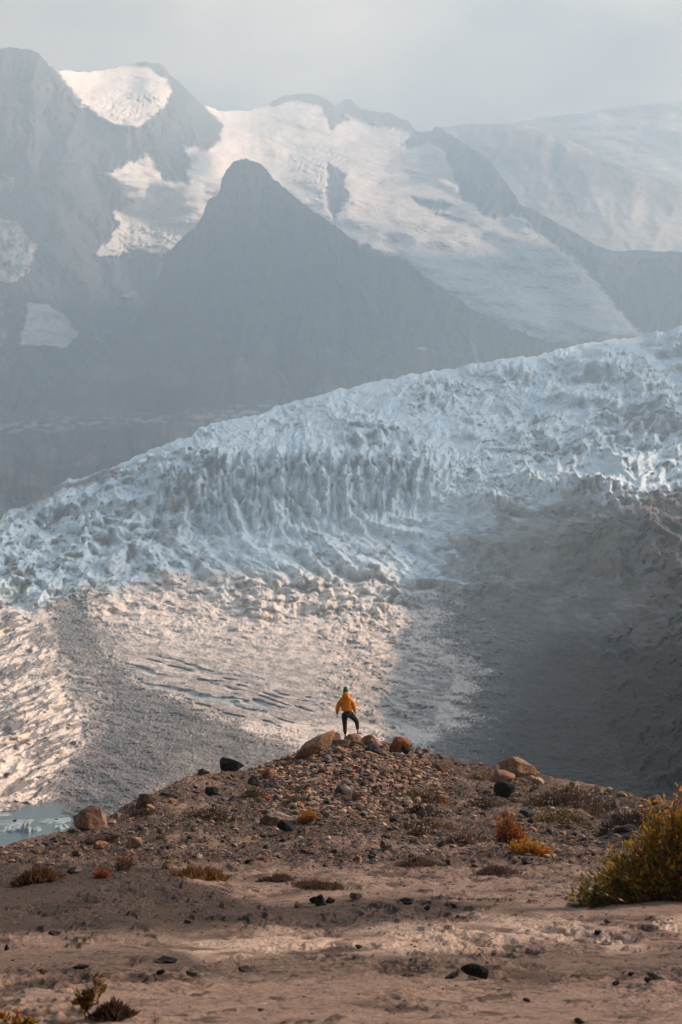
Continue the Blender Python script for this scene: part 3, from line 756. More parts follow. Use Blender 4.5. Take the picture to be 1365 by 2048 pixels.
def mass_paint(px, py):
    wx = px + 13 * fbm(px / 40, py / 24, 5, 321, 0.6); wy = py + 9 * fbm(px / 40, py / 22, 5, 323, 0.6)
    S1 = [(105, 130), (180, 140), (240, 132), (300, 136), (352, 180), (340, 205), (300, 232), (285, 258), (230, 255), (200, 240), (165, 210), (140, 175)]
    S2 = [(405, 205), (445, 215), (500, 215), (545, 206), (600, 195), (640, 215), (660, 240), (690, 222), (740, 252), (830, 263), (815, 300), (860, 280), (890, 300), (905, 345), (935, 400), (990, 440), (1030, 422), (1060, 455),
          (1105, 490), (1150, 520), (1200, 575), (1250, 640), (1310, 690), (1100, 740), (960, 640), (900, 600), (860, 565), (800, 515), (720, 490), (640, 440), (540, 370), (500, 360), (440, 410), (380, 490), (330, 515), (280, 505), (190, 514), (232, 455), (225, 425), (270, 410), (215, 350), (300, 305), (330, 362), (372, 366), (378, 322), (365, 290), (410, 302), (440, 280), (430, 240)]
    s = softpoly(wx, wy, S1, 34) + softpoly(wx, wy, S2, 40)
    for q, k in (([(-40, 420), (30, 440), (75, 490), (60, 545), (20, 570), (-40, 560)], 0.55), ([(58, 603), (100, 608), (162, 665), (135, 695), (40, 692)], 0.75), ([(-40, 350), (30, 352), (25, 390), (-40, 400)], .5),
                 ([(230, 594), (272, 586), (255, 600)], .7), ([(175, 640), (215, 690), (240, 720), (225, 720), (190, 680)], .5), ([(-40, 580), (40, 600), (60, 650), (20, 760), (-40, 760)], .35)):
        s = s + k * softpoly(wx, wy, q, 7)
    s = s.clip(0, 1)
    edge = fbm(px / 26 + py / 60, py / 22 - px / 60, 6, 329, 0.7)
    for q in ([(655, 325), (692, 345), (690, 405), (670, 440), (652, 400)], [(640, 195), (668, 208), (695, 240), (662, 258), (655, 230)], [(560, 190), (640, 186), (655, 200), (600, 197), (545, 208)],
              [(800, 290), (840, 255), (895, 258), (985, 325), (1045, 405), (1010, 425), (960, 425), (925, 385), (905, 330), (885, 288), (850, 280)], [(820, 395), (870, 405), (905, 415), (880, 422), (840, 412)], [(860, 425), (930, 440), (915, 446)],
              [(350, 165), (440, 250), (410, 292), (375, 285), (340, 215)]):
        s = s * (1 - softpoly(wx, wy, q, 24))
    soft = smooth(0.1, 0.95, s)
    s = smooth(0.30, 0.66, s + 0.46 * edge * (1 - np.abs(2 * s - 1) ** 2))
    s = s * (0.62 + 0.38 * soft)
    c = np.broadcast_to(BARE, px.shape + (3,)).copy()
    c = blend(c, SCREE, 0.6 * smooth(0.0, 0.4, fbm(px / 70, py / 60, 5, 325)))
    c = blend(c, SNOW, s)
    old = smooth(0.08, 0.3, fbm(px / 110 + py / 200, py / 16 - px / 120, 5, 327, 0.6)) * s
    c = blend(c, np.array([0.46, 0.48, 0.50]), 0.5 * old)
    low = s * softpoly(wx, wy, [(700, 505), (860, 500), (1010, 500), (1120, 505), (1250, 640), (1300, 720), (900, 720)], 40)
    c = blend(c, np.array([0.46, 0.49, 0.50]), 0.65 * low)
    return {'tint': c, 'snow': s}
def mass_disp(px, py, d, m):
    s = m['snow']
    g = ridged(px / 85 + 0.6 * fbm(px / 120, py / 120, 3, 331), py / 190, 5, 333, 0.55)
    rock = -190 * (g - 0.5)
    flow = fbm(px / 120 + py / 160, py / 28 - px / 90, 4, 335, 0.55)
    ser = ridged(px / 13 + fbm(px / 40, py / 40, 2, 336), py / 9, 3, 337)
    wser = (softpoly(px, py, [(560, 300), (690, 300), (690, 420), (640, 420), (590, 350)], 60) + softpoly(px, py, [(180, 190), (330, 190), (300, 250), (220, 250)], 40)
            + softpoly(px, py, [(230, 460), (400, 430), (340, 510), (210, 515)], 40) + 0.4 * softpoly(px, py, [(740, 470), (1100, 480), (1200, 600), (1000, 600), (800, 510)], 60)).clip(0, 1)
    big = fbm(px / 150, py / 70, 3, 338)
    return rock * (1 - s) + s * (-22 * flow - 150 * big - wser * 26 * (ser - 0.5)) - 60 * s
mass = relief("mountain_range", SKY, 930, MASS_D, 2.2, 520, mass_disp, mass_paint, 900, 700, 7.0, 2)

# --- two fainter ridges far behind on the right
FAR_SKY = [(700, 330), (820, 280), (870, 258), (930, 247), (1000, 246), (1040, 250), (1100, 263), (1160, 291), (1220, 320), (1280, 345), (1365, 362), (1500, 410), (1700, 470)]
FAR_D = [(700, 330, 6300), (900, 250, 6300), (1160, 291, 6000), (1365, 362, 5800), (1700, 470, 5700), (900, 400, 5800), (1150, 400, 5600), (1365, 520, 5200), (1700, 560, 5200), (900, 560, 5300), (700, 560, 5400)]
def far_paint(px, py):
    wx = px + 18 * fbm(px / 50, py / 30, 4, 341); wy = py + 12 * fbm(px / 50, py / 30, 4, 343)
    c = np.broadcast_to(SNOW * 0.6, px.shape + (3,)).copy()
    for q, k in (([(1108, 290), (1140, 310), (1185, 345), (1165, 412), (1120, 408), (1098, 350)], 0.9), ([(960, 255), (1060, 265), (1180, 310), (1365, 372), (1700, 480), (1700, 520), (1365, 430), (1200, 380), (1000, 320)], 0.55)):
        c = blend(c, BARE * 1.5, k * softpoly(wx, wy, q, 22))
    return {'tint': c}
def far_disp(px, py, d, m):
    return -60 * (ridged(px / 90, py / 120, 3, 345) - 0.5)
relief("mountain_range", FAR_SKY, 570, FAR_D, 4, 150, far_disp, far_paint, 500, 400, 3.0, 3, 1.08)
DOME_SKY = [(860, 300), (960, 262), (1050, 240), (1150, 226), (1250, 212), (1365, 200), (1500, 196), (1750, 240)]
DOME_D = [(860, 300, 6900), (1365, 200, 7000), (1750, 240, 7000), (860, 500, 6450), (1365, 500, 6450), (1750, 500, 6450), (1100, 350, 6700)]
def dome_paint(px, py):
    c = np.broadcast_to(SNOW * 0.7, px.shape + (3,)).copy()
    return {'tint': blend(c, np.array([0.3, 0.32, 0.35]), 0.5 * smooth(0.1, 0.3, fbm(px / 130, py / 14, 4, 351)))}
relief("mountain_range", DOME_SKY, 520, DOME_D, 5, 100, lambda px, py, d, m: -60 * fbm(px / 120, py / 40, 4, 353), dome_paint, 400, 300, 2.0, 4, 1.08)

# --- the valley side that climbs out of the picture on the right (its shade lies over the right of the glacier)
def right_side():
    edge_px = [(1400, 1660, 160), (1260, 1700, 270), (1130, 1640, 420), (1050, 1600, 560), (1010, 1560, 690), (1010, 1500, 740), (1030, 1440, 840), (1090, 1340, 1000), (1150, 1260, 1080), (1200, 1190, 1150), (1285, 1130, 1210), (1350, 1060, 1180), (1500, 1010, 1200)]
    top = []
    for i, (a_, b_, d_) in enumerate(edge_px):
        p = unproj(a_, b_, d_)
        s_ = 440.0 + 16 * i
        top.append(p + SUN * s_)
    top = np.array(top)
    first = top[0] + np.array([60.0, -60, -110]); first2 = top[0] + np.array([140.0, -120, -250])
    last = top[-1] + np.array([150.0, 260, -40]); last2 = top[-1] + np.array([420.0, 600, 100])
    top = np.concatenate([[first2, first], top, [last, last2]])
    n_, m_ = 220, 90
    tt = np.linspace(0, len(top) - 1, n_)
    C = np.stack([np.interp(tt, np.arange(len(top)), top[:, k]) for k in range(3)], -1)
    C[:, 2] += 14 * fbm(tt * 1.3, tt * 0, 4, 361)
    rows_, tints = [], []
    for j, v in enumerate(np.linspace(-1, 1, m_)):
        q = C.copy()
        foot = 55.0
        if v < 0:      # towards the glacier
            xin = np.maximum(0.205 * C[:, 1] + 14, 0)
            q[:, 0] = C[:, 0] + (xin - C[:, 0]) * (-v)
            q[:, 2] = C[:, 2] + (-75 - C[:, 2]) * (-v) ** 0.8
        else:
            q[:, 0] = C[:, 0] + 700 * v
            q[:, 2] = C[:, 2] + (-75 - C[:, 2]) * v ** 1.2
        k = 1 - abs(v)
        amp = 26 * min(1, k * 4) * min(1.0, abs(v) * 6)
        q[:, 2] += amp * (ridged(q[:, 0] / 70, q[:, 1] / 110, 4, 363) - 0.5)
        rows_.append(q); tints.append(np.broadcast_to(GREY * 0.4, q.shape) * (0.85 + 0.4 * ridged(q[:, 0] / 40, q[:, 1] / 40, 3, 365)[:, None]))
    V = np.array(rows_)
    o = mesh_np("hillside", V.reshape(-1, 3), grid_faces(m_, n_), M_rock, None, np.array(tints).reshape(-1, 3))
    tag(o, kind="structure")
right_side()

# --- unseen cloud banks above the haze, added and shaped to cast shade below
M_shade_cloud = mat_tint("shade_cloud", 1.0, ((0.004, .05),), None, 0.0, (0.8, 0.8, 0.8))
def thin_shade_cloud():  # part transparent, so the shade it casts stays lighter
    m = mat_tint("thin shade cloud", 1.0, ((0.004, .05),), None, 0.0, (0.8, 0.8, 0.8))
    n = m.node_tree.nodes; l = m.node_tree.links
    tr = n.new('ShaderNodeBsdfTransparent'); mx = n.new('ShaderNodeMixShader'); mx.inputs[0].default_value = 0.34
    l.new(n['Principled BSDF'].outputs[0], mx.inputs[1]); l.new(tr.outputs[0], mx.inputs[2]); l.new(mx.outputs[0], n['Material Output'].inputs[0])
    return m
M_thin = thin_shade_cloud()
def shade_cloud(name, targets, alt, seed, thick=120, mat=None):
    """flat-bottomed cumulus bank whose footprint, followed down the sun's rays, covers the given places"""
    pts = []
    for a_, b_, d_ in targets:
        p = unproj(a_, b_, d_)
        pts.append((p + SUN * (alt - p[2]) / SUN[2])[:2])
    pts = np.array(pts)
    lo, hi = pts.min(0) - 350, pts.max(0) + 350
    st = 26.0
    X, Y = np.meshgrid(np.arange(lo[0], hi[0], st), np.arange(lo[1], hi[1], st))
    wx = X + 130 * fbm(X / 420, Y / 420, 4, seed); wy = Y + 130 * fbm(X / 420, Y / 420, 4, seed + 5)
    m = softpoly(wx, wy, pts, 260)
    dens = m + 0.30 * fbm(X / 160, Y / 160, 4, seed + 9, 0.6)
    keep = dens > 0.46
    e = np.clip((dens - 0.46) / 0.5, 0, 1)
    top = alt + 30 + thick * np.sqrt(e) * (0.7 + 0.6 * np.abs(fbm(X / 130, Y / 130, 4, seed + 11)))
    bot = alt + 26 - 18 * np.sqrt(e)
    idx = -np.ones(keep.shape, int); idx[keep] = np.arange(keep.sum())
    nk = int(keep.sum())
    V = np.concatenate([np.stack([X[keep], Y[keep], top[keep]], -1), np.stack([X[keep], Y[keep], bot[keep]], -1)])
    a, b, c_, d = idx[:-1, :-1], idx[:-1, 1:], idx[1:, 1:], idx[1:, :-1]
    ok = (a >= 0) & (b >= 0) & (c_ >= 0) & (d >= 0)
    q = np.stack([a[ok], b[ok], c_[ok], d[ok]], -1)
    o = mesh_np(name, V, np.concatenate([q, q[:, ::-1] + nk]), mat or M_shade_cloud)
    tag(o, kind="structure")
shade_cloud("shade_cloud", [(-500, 1215, 1450), (0, 1195, 1500), (250, 1180, 1540), (480, 1165, 1580), (700, 1150, 1600), (900, 1120, 1620), (960, 1050, 1700), (1080, 1000, 1760), (1300, 960, 1800), (1500, 900, 2000),
                (1700, 640, 3300), (1365, 650, 3150), (1000, 715, 3050), (690, 780, 2800), (400, 855, 2450), (-100, 1040, 2000), (-600, 1120, 1800)], 2420, 401, 120, M_thin)
shade_cloud("shade_cloud", [(1700, 640, 4200), (1380, 560, 4560), (1180, 525, 4800), (1000, 512, 4900), (860, 505, 5000), (730, 500, 5100), (560, 470, 4500), (300, 600, 4200), (-200, 650, 4200), (-300, 860, 3000), (-300, 1010, 2330), (100, 960, 2400), (350, 880, 2650), (700, 790, 3400), (1300, 720, 3700)], 2420, 411)
shade_cloud("shade_cloud", [(200, 430, 5200), (230, 330, 5200), (330, 300, 5350), (400, 320, 5400), (470, 330, 5450), (440, 400, 5200), (380, 470, 5100), (250, 480, 5100)], 2420, 431, 90)
shade_cloud("shade_cloud", [(820, 270, 6500), (900, 270, 6300), (1050, 400, 5300), (1030, 440, 5100), (900, 400, 5600), (840, 330, 6000)], 2420, 451, 90)
shade_cloud("shade_cloud", [(-200, 300, 4700), (60, 300, 4700), (140, 400, 4850), (120, 700, 4300), (-200, 700, 4200)], 2420, 461, 90)

# --- the floor of the valley under everything, out to the foot of the ranges
vx, vy = np.meshgrid(np.linspace(-6500, 6500, 120), np.linspace(-350, 8000, 90))
vz = -82 + 6 * fbm(vx / 300, vy / 300, 4, 371)
floor_ = mesh_np("valley_floor", np.stack([vx, vy, vz], -1).reshape(-1, 3), grid_faces(90, 120), M_rock, None, np.broadcast_to(GREY, (vx.size, 3)) * (0.8 + 0.5 * fbm(vx / 60, vy / 60, 3, 373).reshape(-1, 1)))
tag(floor_, kind="structure")
# ------------------------------------------------------------------ haze in the valley air
def box_mesh(name, lo, hi, mat):
    v = [(x_, y_, z_) for x_ in (lo[0], hi[0]) for y_ in (lo[1], hi[1]) for z_ in (lo[2], hi[2])]
    f = [(0, 1, 3, 2), (4, 6, 7, 5), (0, 4, 5, 1), (2, 3, 7, 6), (0, 2, 6, 4), (1, 5, 7, 3)]
    return mesh_np(name, v, f, mat, None, None, False)
m_h = bpy.data.materials.new("haze"); m_h.use_nodes = True
m_h.node_tree.nodes.clear()
ho = m_h.node_tree.nodes.new('ShaderNodeOutputMaterial')
hv = m_h.node_tree.nodes.new('ShaderNodeVolumePrincipled')
hv.inputs['Color'].default_value = HAZE_COLOR
hv.inputs['Density'].default_value = HAZE_DENSITY
hv.inputs['Anisotropy'].default_value = 0.35
m_h.node_tree.links.new(hv.outputs[0], ho.inputs['Volume'])
m_h.cycles.homogeneous_volume = True
zmax = 0; zmin = 0
for o in COL.objects:
    if o.type == 'MESH' and o.name.split('.')[0] != 'shade_cloud':
        zz = [v[2] for v in o.bound_box]
        zmax = max(zmax, max(zz)); zmin = min(zmin, min(zz))
haze = box_mesh("haze", (-7000, -400, zmin - 1.0), (7500, 8300, zmax + 6), m_h)
tag(haze, kind="stuff")
# ------------------------------------------------------------------ boulders and stones
_ico = {}
def ico(sub):
    if sub not in _ico:
        bm = bmesh.new(); bmesh.ops.create_icosphere(bm, subdivisions=sub, radius=1)
        bm.verts.ensure_lookup_table()
        _ico[sub] = (np.array([v.co for v in bm.verts]), np.array([[v.index for v in f.verts] for f in bm.faces], np.int32)); bm.free()
    return _ico[sub]

def rot(axis, a):
    return np.array(Matrix.Rotation(a, 3, axis))

def rock_shape(seed, sub=4, cuts=12, lo=0.55, hi=0.9, rough=0.05):
    rng = np.random.RandomState(seed)
    if sub >= 3:
        cuts = cuts * 2 + 6; lo -= 0.06; hi -= 0.08; rough *= 1.7
    v, f = ico(sub)
    p = v.copy()
    for _ in range(cuts):
        n = rng.normal(size=3); n /= np.linalg.norm(n)
        o = rng.uniform(lo, hi)
        k = np.maximum(p @ n - o, 0)
        p -= k[:, None] * n * 0.94
    if rough:
        s = seed * 0.37
        p *= (1 + rough * 1.6 * fbm(p[:, 0] * 1.5 + s, p[:, 1] * 1.5 + p[:, 2] * 1.1, 2, seed % 50) + rough * fbm(p[:, 0] * 5 + p[:, 2] * 3 + s, p[:, 1] * 5 - p[:, 2] * 4, 3, seed % 37, .65))[:, None]
    lo_, hi_ = p.min(0), p.max(0)
    p = (p - (lo_ + hi_) / 2) / ((hi_ - lo_) / 2)
    return p, f

TAN = (0.26, 0.165, 0.105); PINK = (0.26, 0.145, 0.10); RUST = (0.25, 0.085, 0.035); GREYS = (0.13, 0.11, 0.098); BLACK = (0.016, 0.016, 0.018); UMBER = (0.125, 0.078, 0.053); PALES = (0.32, 0.235, 0.175); SLATE = (0.050, 0.048, 0.050)
TOPS = []
def rock(name, px, py, w, hgt, col, label, cat, seed, tilt=0.0, yaw=0.0, deep=0.8, cuts=12, sink=0.16, group=None, lo=0.55, sub=4, hi=0.9):
    g, d = on_ground(px, py)
    W = w / F * d; H = hgt / F * d
    p, f = rock_shape(seed, sub, cuts, lo, hi)
    p = p * np.array([W / 2, W / 2 * deep, H / 2 * (1 + sink)])
    p = p @ rot('Y', tilt).T @ rot('Z', yaw).T
    rng = np.random.RandomState(seed + 1)
    tint = np.asarray(col)[None] * (1 + 0.35 * fbm(p[:, 0] / W * 3 + seed, p[:, 2] / max(H, 1e-3) * 2 + p[:, 1] / W * 3, 4, 5)[:, None])
    top = np.asarray(col) * 0.55
    lich = smooth(0.15, 0.35, fbm(p[:, 0] / W * 5, p[:, 1] / W * 5 + p[:, 2] / W * 5, 4, seed % 40))[:, None]
    tint = tint * (1 - 0.45 * lich) + top * 0.45 * lich
    zmin = p[:, 2].min()
    o = mesh_np(name, p - np.array([0, 0, zmin]), f, M_stone, None, tint, True)
    o.data.set_sharp_from_angle(angle=R(32))
    cy = g[1] + W * deep * 0.35
    o.location = (g[0] * cy / g[1], cy, g[2] - H * sink)
    tag(o, label, cat, group)
    TOPS.append((px, py - hgt / 2, label))
    return o

B = "boulder"; S_ = "stone"
ROCKS = [
 ("boulder", 630, 1519, 98, 29, TAN, "long tan boulder slanting up to the left of the hiker", B, 11, -0.50, 0.15, 0.5, 9, .1),
 ("boulder", 660, 1490, 46, 26, PINK, "pinkish block leaning on the upper end of the long tan boulder", B, 12, -0.35, 0, 0.7, 12, .15),
 ("boulder", 606, 1520, 25, 19, PINK, "round pinkish boulder under the lower end of the long tan boulder", B, 13, 0, 0, 0.9, 7, .1),
 ("boulder", 711, 1493, 44, 25, TAN, "tan boulder under the raised foot of the hiker", B, 14, 0.1, 0.3, 0.8, 12, .12),
 ("boulder", 745, 1497, 46, 26, PINK, "sloping pinkish boulder just right of the hiker's rock", B, 15, 0.35, 0, 0.8, 10, .2),
 ("boulder", 749, 1508, 38, 20, SLATE, "dark grey boulder under the sloping pinkish one near the hiker", B, 16, 0.1, 0, 0.8, 8, .2),
 ("boulder", 686, 1496, 34, 16, UMBER, "brown stone under the straight leg of the hiker", B, 17, -0.1, 0, 0.8, 10, .2),
 ("boulder", 800, 1511, 50, 38, RUST, "rust red boulder on the crest to the right of the hiker", B, 18, -0.3, 0.3, 0.8, 10, .15),
 ("stone", 810, 1513, 20, 18, BLACK, "small black stone in front of the rust red boulder", S_, 19, 0.1, 0, 0.8, 9, .1),
 ("boulder", 464, 1543, 49, 27, BLACK, "big rounded black boulder on the left crest", B, 20, 0.05, 0, 0.8, 7, .15),
 ("boulder", 424, 1593, 27, 19, BLACK, "round black boulder down the slope from the big black one", B, 21, 0, 0, 0.9, 6, .15),
 ("stone", 403, 1552, 15, 15, SLATE, "small pointed dark stone on the left crest", S_, 22, 0.1, 0, 0.8, 10, .1),
 ("boulder", 538, 1560, 28, 22, (0.20, 0.10, 0.062), "reddish brown boulder between the black and the long tan boulder", B, 23, -0.3, 0, 0.8, 10, .1),
 ("boulder", 509, 1572, 26, 20, SLATE, "dark angular boulder left of the mottled grey one", B, 24, 0.2, 0, 0.8, 10, .1),
 ("boulder", 546, 1580, 36, 24, GREYS, "mottled grey boulder below the reddish brown one", B, 25, 0.0, 0, 0.8, 10, .15),
 ("boulder", 718, 1603, 29, 18, PINK, "orange pink boulder in the middle of the stony slope", B, 26, 0.0, 0, 0.8, 9, .15),
 ("boulder", 684, 1596, 38, 22, SLATE, "dark grey slab left of the orange pink boulder", B, 27, 0.1, 0, 0.8, 9, .2),
 ("stone", 693, 1604, 22, 13, TAN, "flat tan stone touching the orange pink boulder", S_, 28, 0.1, 0, 0.8, 9, .2),
 ("stone", 622, 1572, 48, 11, PALES, "long pale slab lying on the slope below the long tan boulder", S_, 29, -0.25, 0, 0.6, 9, .2),
 ("stone", 604, 1584, 44, 12, UMBER, "long brown slab below the long pale slab", S_, 30, -0.3, 0, 0.6, 9, .2),
 ("boulder", 181, 1660, 70, 47, (0.22, .135, .09), "big brown block standing on the left edge above the lake", B, 31, 0.06, 0.5, 0.8, 7, .1),
 ("boulder", 205, 1690, 74, 18, UMBER, "long low brown boulder in front of the big brown block", B, 32, -0.25, 0.2, 0.5, 9, .2),
 ("boulder", 268, 1697, 36, 22, TAN, "tan log shaped boulder right of the long low one", B, 33, -0.35, 0.2, 0.5, 8, .15),
 ("stone", 203, 1699, 32, 15, PINK, "rounded pinkish stone below the long low brown boulder", S_, 34, 0, 0, 0.8, 7, .15),
 ("stone", 228, 1684, 24, 14, GREYS, "grey stone between the long low and the log shaped boulder", S_, 35, 0, 0, 0.8, 9, .15),
 ("stone", 76, 1711, 27, 18, PALES, "pale stone near the left edge of the mound", S_, 36, 0.1, 0, 0.8, 8, .15),
 ("stone", 150, 1748, 33, 14, GREYS, "flat grey stone on the lower left slope", S_, 37, 0, 0, 0.7, 9, .15),
 ("stone", 335, 1738, 25, 16, TAN, "tan stone above the rusty grass tuft", S_, 38, -0.2, 0, 0.8, 8, .15),
 ("boulder", 292, 1619, 48, 30, UMBER, "brown boulder on the left crest above the slope", B, 39, -0.2, 0, 0.8, 8, .2),
 ("stone", 236, 1637, 16, 12, PALES, "small pale stone on the crest right of the big brown block", S_, 40, 0, 0, 0.8, 9, .1),
 ("boulder", 1034, 1556, 82, 38, TAN, "broad tan boulder, the rear of the pair on the right crest", B, 41, 0.2, 0.2, 0.7, 9, .15),
 ("boulder", 1008, 1567, 50, 28, PINK, "rounded pinkish boulder, the front of the pair on the right crest", B, 42, -0.1, 0, 0.8, 6, .15),
 ("boulder", 1010, 1597, 44, 32, BLACK, "shiny black boulder below the pair of tan boulders", B, 43, 0.1, 0, 0.8, 9, .12),
 ("stone", 1076, 1570, 26, 15, PALES, "pale stone at the right foot of the broad tan boulder", S_, 44, 0, 0, 0.8, 9, .15),
 ("stone", 835, 1559, 24, 14, TAN, "squarish tan stone on the upper right slope", S_, 45, 0, 0, 0.8, 8, .15),
 ("boulder", 879, 1545, 36, 18, UMBER, "dark brown boulder on the crest right of the rust red one", B, 46, 0.15, 0, 0.8, 9, .15),
 ("stone", 572, 1664, 36, 21, BLACK, "black two lobed stone in front of the pale hump", S_, 47, 0.1, 0, 0.8, 8, .1),
 ("boulder", 556, 1652, 74, 26, (0.24, .185, .14), "broad pale hump of rock beside the orange tuft", B, 48, 0.05, 0, 0.6, 7, .3),
 ("stone", 611, 1668, 17, 13, PALES, "pale triangular stone in front of the orange tuft", S_, 49, 0.3, 0, 0.6, 6, .1),
 ("stone", 772, 1703, 25, 19, GREYS, "rounded grey stone alone on the sandy slope", S_, 50, 0.2, 0, 0.8, 8, .1),
 ("stone", 471, 1694, 24, 11, PALES, "pale flat stone on the sand below the dark heath mat", S_, 51, 0.2, 0, 0.8, 6, .15),
 ("boulder", 1311, 1610, 34, 18, TAN, "tan boulder on the right crest beside the yellow bush", B, 52, 0.1, 0, 0.8, 9, .15),
 ("stone", 1055, 1729, 23, 13, SLATE, "dark grey stone in front of the yellow orange shrub", S_, 53, 0.15, 0, 0.8, 9, .1),
 ("boulder", 1250, 1668, 44, 17, SLATE, "low dark slab left of the yellow bush", B, 54, 0, 0, 0.7, 8, .2),
 ("stone", 1055, 1636, 32, 13, SLATE, "flat dark stone above the red orange shrub", S_, 55, 0.1, 0, 0.8, 8, .2),
 ("stone", 1013, 1634, 18, 13, PINK, "pinkish stone behind the red orange shrub", S_, 56, 0, 0, 0.8, 9, .1),
 ("stone", 950, 1960, 56, 26, BLACK, "black wedge shaped stone on the open sand", S_, 57, 0.22, 0, 0.6, 8, .06),
 ("stone", 904, 1958, 30, 11, SLATE, "low dark shard left of the black wedge shaped stone", S_, 58, -0.25, 0, 0.6, 8, .1),
 ("stone", 641, 1812, 22, 22, SLATE, "largest dark stone of the pile on the gravel bank", S_, 59, -0.2, 0, 0.8, 9, .1),
 ("stone", 628, 1808, 18, 14, BLACK, "black stone left in the pile on the gravel bank", S_, 60, 0, 0, 0.8, 9, .1),
 ("stone", 660, 1808, 22, 13, BLACK, "black stone right in the pile on the gravel bank", S_, 61, 0, 0, 0.8, 9, .1),
 ("stone", 598, 1816, 18, 12, UMBER, "brown stone at the left end of the gravel bank pile", S_, 62, 0, 0, 0.8, 7, .1),
 ("stone", 712, 1800, 26, 14, GREYS, "pale grey stone on top of the gravel bank", S_, 63, 0, 0, 0.8, 9, .1),
 ("stone", 814, 1811, 27, 12, BLACK, "black oval stone on the right half of the gravel bank", S_, 64, 0.1, 0, 0.8, 7, .1),
 ("stone", 904, 1812, 26, 10, PALES, "pale flat stone at the right end of the gravel bank", S_, 65, 0, 0, 0.8, 8, .1),
 ("stone", 911, 1817, 14, 10, SLATE, "small dark stone in front of the pale flat one", S_, 66, 0, 0, 0.8, 8, .1),
 ("stone", 855, 1821, 14, 10, SLATE, "small dark stone between black oval and pale flat stones", S_, 67, 0, 0, 0.8, 8, .1),
 ("stone", 488, 1945, 24, 12, SLATE, "dark square stone on the sand left of middle", S_, 68, 0, 0.2, 0.8, 6, .05),
 ("stone", 384, 1954, 25, 16, GREYS, "grey pyramid shaped stone left of the dark square one", S_, 69, 0, 0, 0.8, 7, .08),
 ("stone", 335, 1928, 42, 12, BLACK, "flat black slab behind the grey pyramid shaped stone", S_, 70, 0.05, 0, 0.6, 9, .15),
 ("stone", 322, 1951, 18, 9, BLACK, "small black shard left of the grey pyramid shaped stone", S_, 71, -0.2, 0, 0.6, 9, .1),
 ("stone", 1314, 1960, 38, 16, GREYS, "grey stone near the right edge of the sand", S_, 72, 0.15, 0, 0.7, 9, .08),
 ("stone", 1296, 1968, 16, 12, SLATE, "dark stone in front of the grey one at the right edge", S_, 73, 0, 0, 0.8, 9, .08),
 ("stone", 1263, 1954, 14, 8, BLACK, "small black stone left of the grey one at the right edge", S_, 74, 0, 0, 0.8, 8, .08),
 ("stone", 1233, 1973, 15, 9, BLACK, "small black stone farther left of the grey one", S_, 75, 0.1, 0, 0.8, 8, .08),
 ("stone", 1197, 1871, 15, 9, BLACK, "small black stone below the yellow bush", S_, 76, 0, 0, 0.8, 8, .08),
 ("stone", 1215, 1848, 14, 9, UMBER, "small brown stone just behind the black one below the bush", S_, 77, 0, 0, 0.8, 8, .08),
 ("stone", 14, 1901, 10, 11, BLACK, "small round black stone at the left edge of the sand", S_, 78, 0, 0, 0.8, 6, .1),
 ("stone", 110, 1871, 26, 9, SLATE, "dark slab on the left edge of the gravel bank", S_, 79, 0, 0, 0.6, 8, .1),
 ("stone", 1159, 2048, 20, 11, BLACK, "black stone at the bottom edge right of middle", S_, 80, 0, 0, 0.8, 8, .08),
 ("stone", 1054, 2005, 15, 7, BLACK, "small black stone behind the one at the bottom edge", S_, 81, 0.2, 0, 0.8, 8, .08),
 ("stone", 718, 1898, 15, 7, BLACK, "small black stone in the middle of the pale crust", S_, 82, 0.1, 0, 0.8, 8, .08),
 ("stone", 522, 2023, 12, 5, BLACK, "tiny black stone near the bottom left of middle", S_, 83, 0, 0, 0.8, 8, .08),
 ("stone", 376, 1848, 15, 9, UMBER, "brown stone on the edge of the left gravel bank", S_, 84, 0, 0, 0.8, 8, .08),
 ("stone", 85, 1950, 26, 9, UMBER, "half buried brown stone on the sand at the left", S_, 85, 0, 0, 0.7, 8, .2),
 ("stone", 163, 1938, 34, 8, BLACK, "long flat black stone on the sand at the left", S_, 86, 0, 0, 0.6, 8, .1),
]
for r_ in ROCKS:
    rock(*r_)

# scattered stones: positions drawn over the visible ground, denser on the mound
rng = np.random.RandomState(3)
Pg = GP; Cg = crest(GPX)[1]
dpy = np.abs(np.gradient(gpy, axis=0))
vis = (GD_ < Cg + 0.6) & (GPX > -60) & (GPX < 1430) & (gpy < 2060) & (GD_ > 7)
patch = smooth(-0.25, 0.3, fbm(gx / 2.2, gy / 4.0, 4, 501))
knoll = softpoly(GPX, gpy, [(560, 1515), (690, 1470), (850, 1500), (900, 1560), (820, 1640), (640, 1640), (520, 1600)], 70)
wgt = mound * (0.45 + 1.1 * patch) * (1 - 0.7 * sandy) + 1.3 * knoll + 0.55 * gravel_bank * mound + 0.30 * gravel_bank + 0.05 * (1 - pale) + 0.20 * rgh * (1 - mound) * smooth(-.1, .2, fbm(gx / .5, gy / 1.2, 3, 511))
wgt = np.where(vis, wgt * dpy, 0).ravel()
cdf = np.cumsum(wgt); cdf /= cdf[-1]
N = 100000
ix = np.searchsorted(cdf, rng.rand(N))
pos = GP.reshape(-1, 3)[ix] + rng.uniform(-0.5, 0.5, (N, 3)) * np.array([0.03, 0.12, 0])
sd_ = GD_.ravel()[ix]; sm = mound.ravel()[ix]; sk = knoll.ravel()[ix]
spx, spy = proj(pos)
size = 1.9 * rng.rand(N) ** -0.42
size = np.clip(size * (0.8 + 0.75 * sk), 1.5, 19)
near = (sm < 0.5)
size = np.where(near, np.minimum(size * 0.85, 8), size)
sizem = size / F * sd_
pal = np.array([TAN, PINK, GREYS, PALES, SLATE, UMBER, BLACK, RUST])
names = ["tan", "pinkish", "grey", "pale", "dark grey", "brown", "black", "rusty"]
